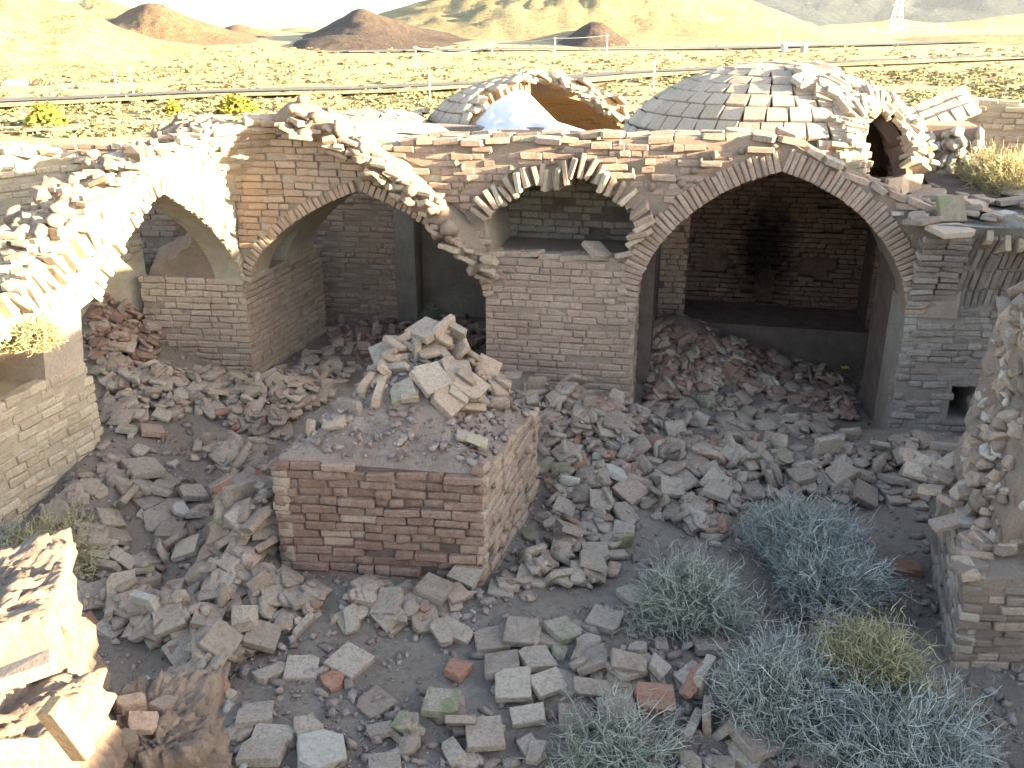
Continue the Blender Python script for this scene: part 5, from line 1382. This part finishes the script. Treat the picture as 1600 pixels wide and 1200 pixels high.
# scrub on the plain
def clump_mesh(seed, n=26):
    rng = np.random.default_rng(seed); V, F = [], []
    for i in range(n):
        ph = rng.uniform(0, 6.283); el = math.asin(rng.uniform(.05, 1)); d = np.array([math.cos(el) * math.cos(ph), math.cos(el) * math.sin(ph), math.sin(el) * .8]) * rng.uniform(.3, .5)
        a = rng.normal(0, 1, 3); a /= np.linalg.norm(a); b = np.cross(a, d); b /= np.linalg.norm(b) + 1e-6
        k = len(V); V += [d - a * .16 - b * .09, d + a * .16 - b * .05, d + b * .15]; F.append((k, k + 1, k + 2))
    return np_mesh('scrub', np.array(V), np.array(F))
SC = [clump_mesh(s) for s in range(6)]
M['scrub'] = twig_mat('scrub_leaves', (.18, .155, .07), (.28, .24, .12)); M['scrub_y'] = twig_mat('yellow_bush_leaves', (.16, .145, .025), (.27, .24, .045))
items = []
while len(items) < 3800:
    px, py = random.uniform(-60, 1660), 40 + 175 * random.random() ** .8
    p = gp(px, py); r = math.hypot(p.x, p.y)
    if not 22 < r < 190: continue
    if fbm(p.x * .06, p.y * .06, 7) < random.uniform(-.6, .35): continue
    s = random.uniform(.25, .75) * (1 + r / 220); items.append((random.choice(SC), Matrix.Translation((p.x, p.y, plain_z(p.x, p.y) - .03)) @ Matrix.Rotation(random.uniform(0, 6), 4, 'Z') @ Matrix.Diagonal((s * 1.2, s * 1.2, s * .75, 1))))
tag(link_mesh('plain_scrub', join_pieces('plain_scrub', items), M['scrub']), 'low dry scrub dotted over the plain', 'scrub', kind='stuff')
def leaf_bush(label, px, py, w, h):
    p = gp(px, py); k = p.length / FPX; its = []
    for i in range(70):
        an = random.uniform(0, 6.283); ez = random.random(); q = math.sqrt(max(0, 1 - ez * ez)) * random.uniform(.5, 1) * .42; v = Vector((q * math.cos(an), q * math.sin(an), ez * random.uniform(.6, 1))); s = random.uniform(.25, .5)
        its.append((random.choice(SC), Matrix.Translation((v.x * w * k, v.y * w * k, min(v.z, .9) * h * k)) @ Matrix.Rotation(random.uniform(0, 6), 4, 'Z') @ Matrix.Diagonal((w * k * s, w * k * s, h * k * s * 1.3, 1))))
    o = link_mesh('roadside_bush', join_pieces('roadside_bush', its), M['scrub_y']); o.location = (p.x, p.y, plain_z(p.x, p.y)); tag(o, label, 'bush', 'bushes on the plain')
leaf_bush('round yellow-green bush on the plain at the far left', 75, 200, 52, 32)
leaf_bush('wide yellow-green bush on the plain above the vault crest', 372, 181, 62, 28)
leaf_bush('small yellow-green bush between the two larger ones on the plain', 272, 180, 24, 20)

# poles, pylon, marker posts
M['pole'] = flat('pale_concrete', (.5, .47, .42)); M['steel'] = flat('galvanised_steel', (.55, .55, .54), .5)
def cyl(bm, a, b, r0, r1, n=6):
    a, b = Vector(a), Vector(b); d = (b - a).normalized(); x = d.orthogonal().normalized(); y = d.cross(x)
    A = [bm.verts.new(a + (x * math.cos(6.283 * i / n) + y * math.sin(6.283 * i / n)) * r0) for i in range(n)]
    B = [bm.verts.new(b + (x * math.cos(6.283 * i / n) + y * math.sin(6.283 * i / n)) * r1) for i in range(n)]
    for i in range(n): bm.faces.new((A[i], A[(i + 1) % n], B[(i + 1) % n], B[i]))
    bm.faces.new(A[::-1]); bm.faces.new(B)
POLES = [(184, 152, 108, 'thin pole of the pair in front of the left hill'), (209, 152, 104, 'taller pole of the pair in front of the left hill'), (672, 163, 108, 'pole on the plain left of the broken dome'), (650, 104, 72, 'pole in front of the shadowed hill'), (1021, 137, 95, 'short bright pole left of the large dome'),
         (769, 84, 65, 'pole at the foot of the large hill'), (867, 86, 58, 'pole left of the dark cone hill'), (948, 86, 53, 'pole right in front of the dark cone hill'), (1216, 70, 47, 'pole on the plain above the large dome'), (1356, 58, 40, 'leftmost pole of the row near the pylon'), (1415, 53, 37, 'pole in the row just right of the pylon'), (1470, 52, 36, 'second pole right of the pylon'), (1548, 46, 35, 'rightmost pole near the picture edge')]
tops = []
for x, yb, yt, lab in POLES:
    b = gp(x, yb); zt = at_y(x, yt, b.y).z; t = thing('utility_pole', lab, 'pole', (b.x, b.y, plain_z(b.x, b.y) - .1), 'poles along the plain')
    h = zt - t.location.z; bm = bmesh.new(); w = max(.05, b.y / FPX * .9)
    cyl(bm, (b.x, b.y, t.location.z), (b.x, b.y, zt), w, w * .7); bm_obj('post', bm, M['pole'], t)
    bm = bmesh.new(); cyl(bm, (b.x - h * .10, b.y, zt - h * .06), (b.x + h * .10, b.y, zt - h * .06), w * .5, w * .5); bm_obj('crossarm', bm, M['pole'], t)
    tops.append(Vector((b.x, b.y, zt - h * .05)))
def wire(a, b, label):
    bm = bmesh.new(); P = [a.lerp(b, k / 16) - Vector((0, 0, .02 * (b - a).length * (1 - (2 * k / 16 - 1) ** 2))) for k in range(17)]
    w = max(.012, min(a.y, b.y) / FPX * .28)
    for p, q in zip(P, P[1:]): cyl(bm, p, q, w, w, 3)
    tag(bm_obj('power_line', bm, M['steel']), label, 'wire', 'power lines across the plain')
wire(tops[6], tops[7], 'power line strung before the dark cone hill'); wire(tops[5], tops[6], 'power line strung along the foot of the large hill'); wire(tops[3], tops[5], 'power line running from the shadowed hill')
for a, b, l in ((9, 10, 'power line between the first two poles by the pylon'), (10, 11, 'power line right of the pylon'), (11, 12, 'power line at the far right by the picture edge')): wire(tops[a], tops[b], l)
# lattice pylon
pb = gp(1400, 44); PYd = 900.0; az = (1400 - 800) / FPX / CP
pb = at_y(1400, 42, 780.0); zt = at_y(1400, -30, 780.0).z; k = 780.0 / FPX
t = thing('lattice_pylon', 'steel lattice transmission pylon standing before the blue mountain', 'pylon', (pb.x, pb.y, -.5))
def pyl(q, s): 
    z = -.5 + (zt + .5) * q; w = (15 * (1 - q) ** 1.2 + 2.2) * k * .5 * 1.0
    return [Vector((pb.x + a * w, pb.y + b * w, z)) for a, b in ((-1, -1), (1, -1), (1, 1), (-1, 1))]
legs = bmesh.new(); brace = bmesh.new(); lv = [pyl(q, 0) for q in np.linspace(0, 1, 8)]
for a, b in zip(lv, lv[1:]):
    for i in range(4):
        cyl(legs, a[i], b[i], .17, .17, 4); cyl(brace, a[i], b[(i + 1) % 4], .085, .085, 3); cyl(brace, a[(i + 1) % 4], b[i], .085, .085, 3)
bm_obj('legs', legs, M['steel'], t); bm_obj('bracing', brace, M['steel'], t)
for q in (.52, .66, .80):
    c = (pyl(q, 0)[0] + pyl(q, 0)[2]) / 2; bm = bmesh.new(); w = 13 * k * (1.2 - q * .5) * .75
    cyl(bm, c - Vector((w, 0, 0)), c + Vector((w, 0, 0)), .2, .2, 4); bm_obj('crossarm', bm, M['steel'], t)
# culvert on the highway
p = gp(1240, 82); t = thing('culvert', 'small concrete culvert under the far road, above the large dome', 'culvert', (p.x, p.y, 0))
for dx in (-1.4, 1.4):
    bm = bmesh.new(); r = bmesh.ops.create_cube(bm, size=1.0); bmesh.ops.scale(bm, vec=(.4, 2, 1.0), verts=r['verts']); bmesh.ops.translate(bm, vec=(p.x + dx, p.y, .5), verts=r['verts']); bm_obj('side_wall', bm, M['pole'], t)
bm = bmesh.new(); r = bmesh.ops.create_cube(bm, size=1.0); bmesh.ops.scale(bm, vec=(3.6, 2.2, .3), verts=r['verts']); bmesh.ops.translate(bm, vec=(p.x, p.y, 1.152), verts=r['verts']); bm_obj('deck', bm, M['pole'], t)
for (x, y, h, lab) in ((1433, 98, 9, 'left of two white marker posts by the road'), (1442, 98, 6, 'right of two white marker posts by the road'), (1560, 90, 5, 'white marker post by the road near the right edge')):
    p = gp(x, y); bm = bmesh.new(); z0 = plain_z(p.x, p.y); w = p.y / FPX
    cyl(bm, (p.x, p.y, z0), (p.x, p.y, z0 + h * w), w * .8, w * .7, 5); tag(bm_obj('marker_post', bm, flat('white_paint', (.75, .75, .73))), lab, 'post', 'road marker posts')
# rock outcrops on the left hill
for (x, y, s, lab) in ((30, 150, 2.2, 'pale rock outcrop at the foot of the left hill'), (70, 142, 1.6, 'reddish rock outcrop on the left hill slope'), (100, 148, 1.4, 'small pale rock outcrop right of the reddish one')):
    p = at_y(x, y, 62); o = link_mesh('rock_outcrop', hull_stone(int(x), 24), None); o.data.materials.append(M['stone'] if x != 70 else M['hill_red']); o.location = p; o.scale = (s * 1.4, s, s); tag(o, lab, 'rock', 'rocks on the left hill')

# ------------------------------------------------------------------ haze
hz = bpy.data.materials.new('haze_air'); hz.use_nodes = True; hn = hz.node_tree.nodes; hn.remove(hn['Principled BSDF'])
pv_ = hn.new('ShaderNodeVolumePrincipled'); pv_.inputs['Color'].default_value = (.80, .88, .95, 1); pv_.inputs['Density'].default_value = 0.00002; pv_.inputs['Anisotropy'].default_value = .1
hz.node_tree.links.new(pv_.outputs['Volume'], hn['Material Output'].inputs['Volume'])
bm = bmesh.new(); r = bmesh.ops.create_cube(bm, size=1.0); bmesh.ops.scale(bm, vec=(26000, 26000, 900), verts=r['verts']); bmesh.ops.translate(bm, vec=(0, 0, 445), verts=r['verts'])
HAZE = True
if HAZE:
    o = bm_obj('haze', bm, hz); tag(o, 'thin pale haze over the whole valley', 'haze', kind='stuff')
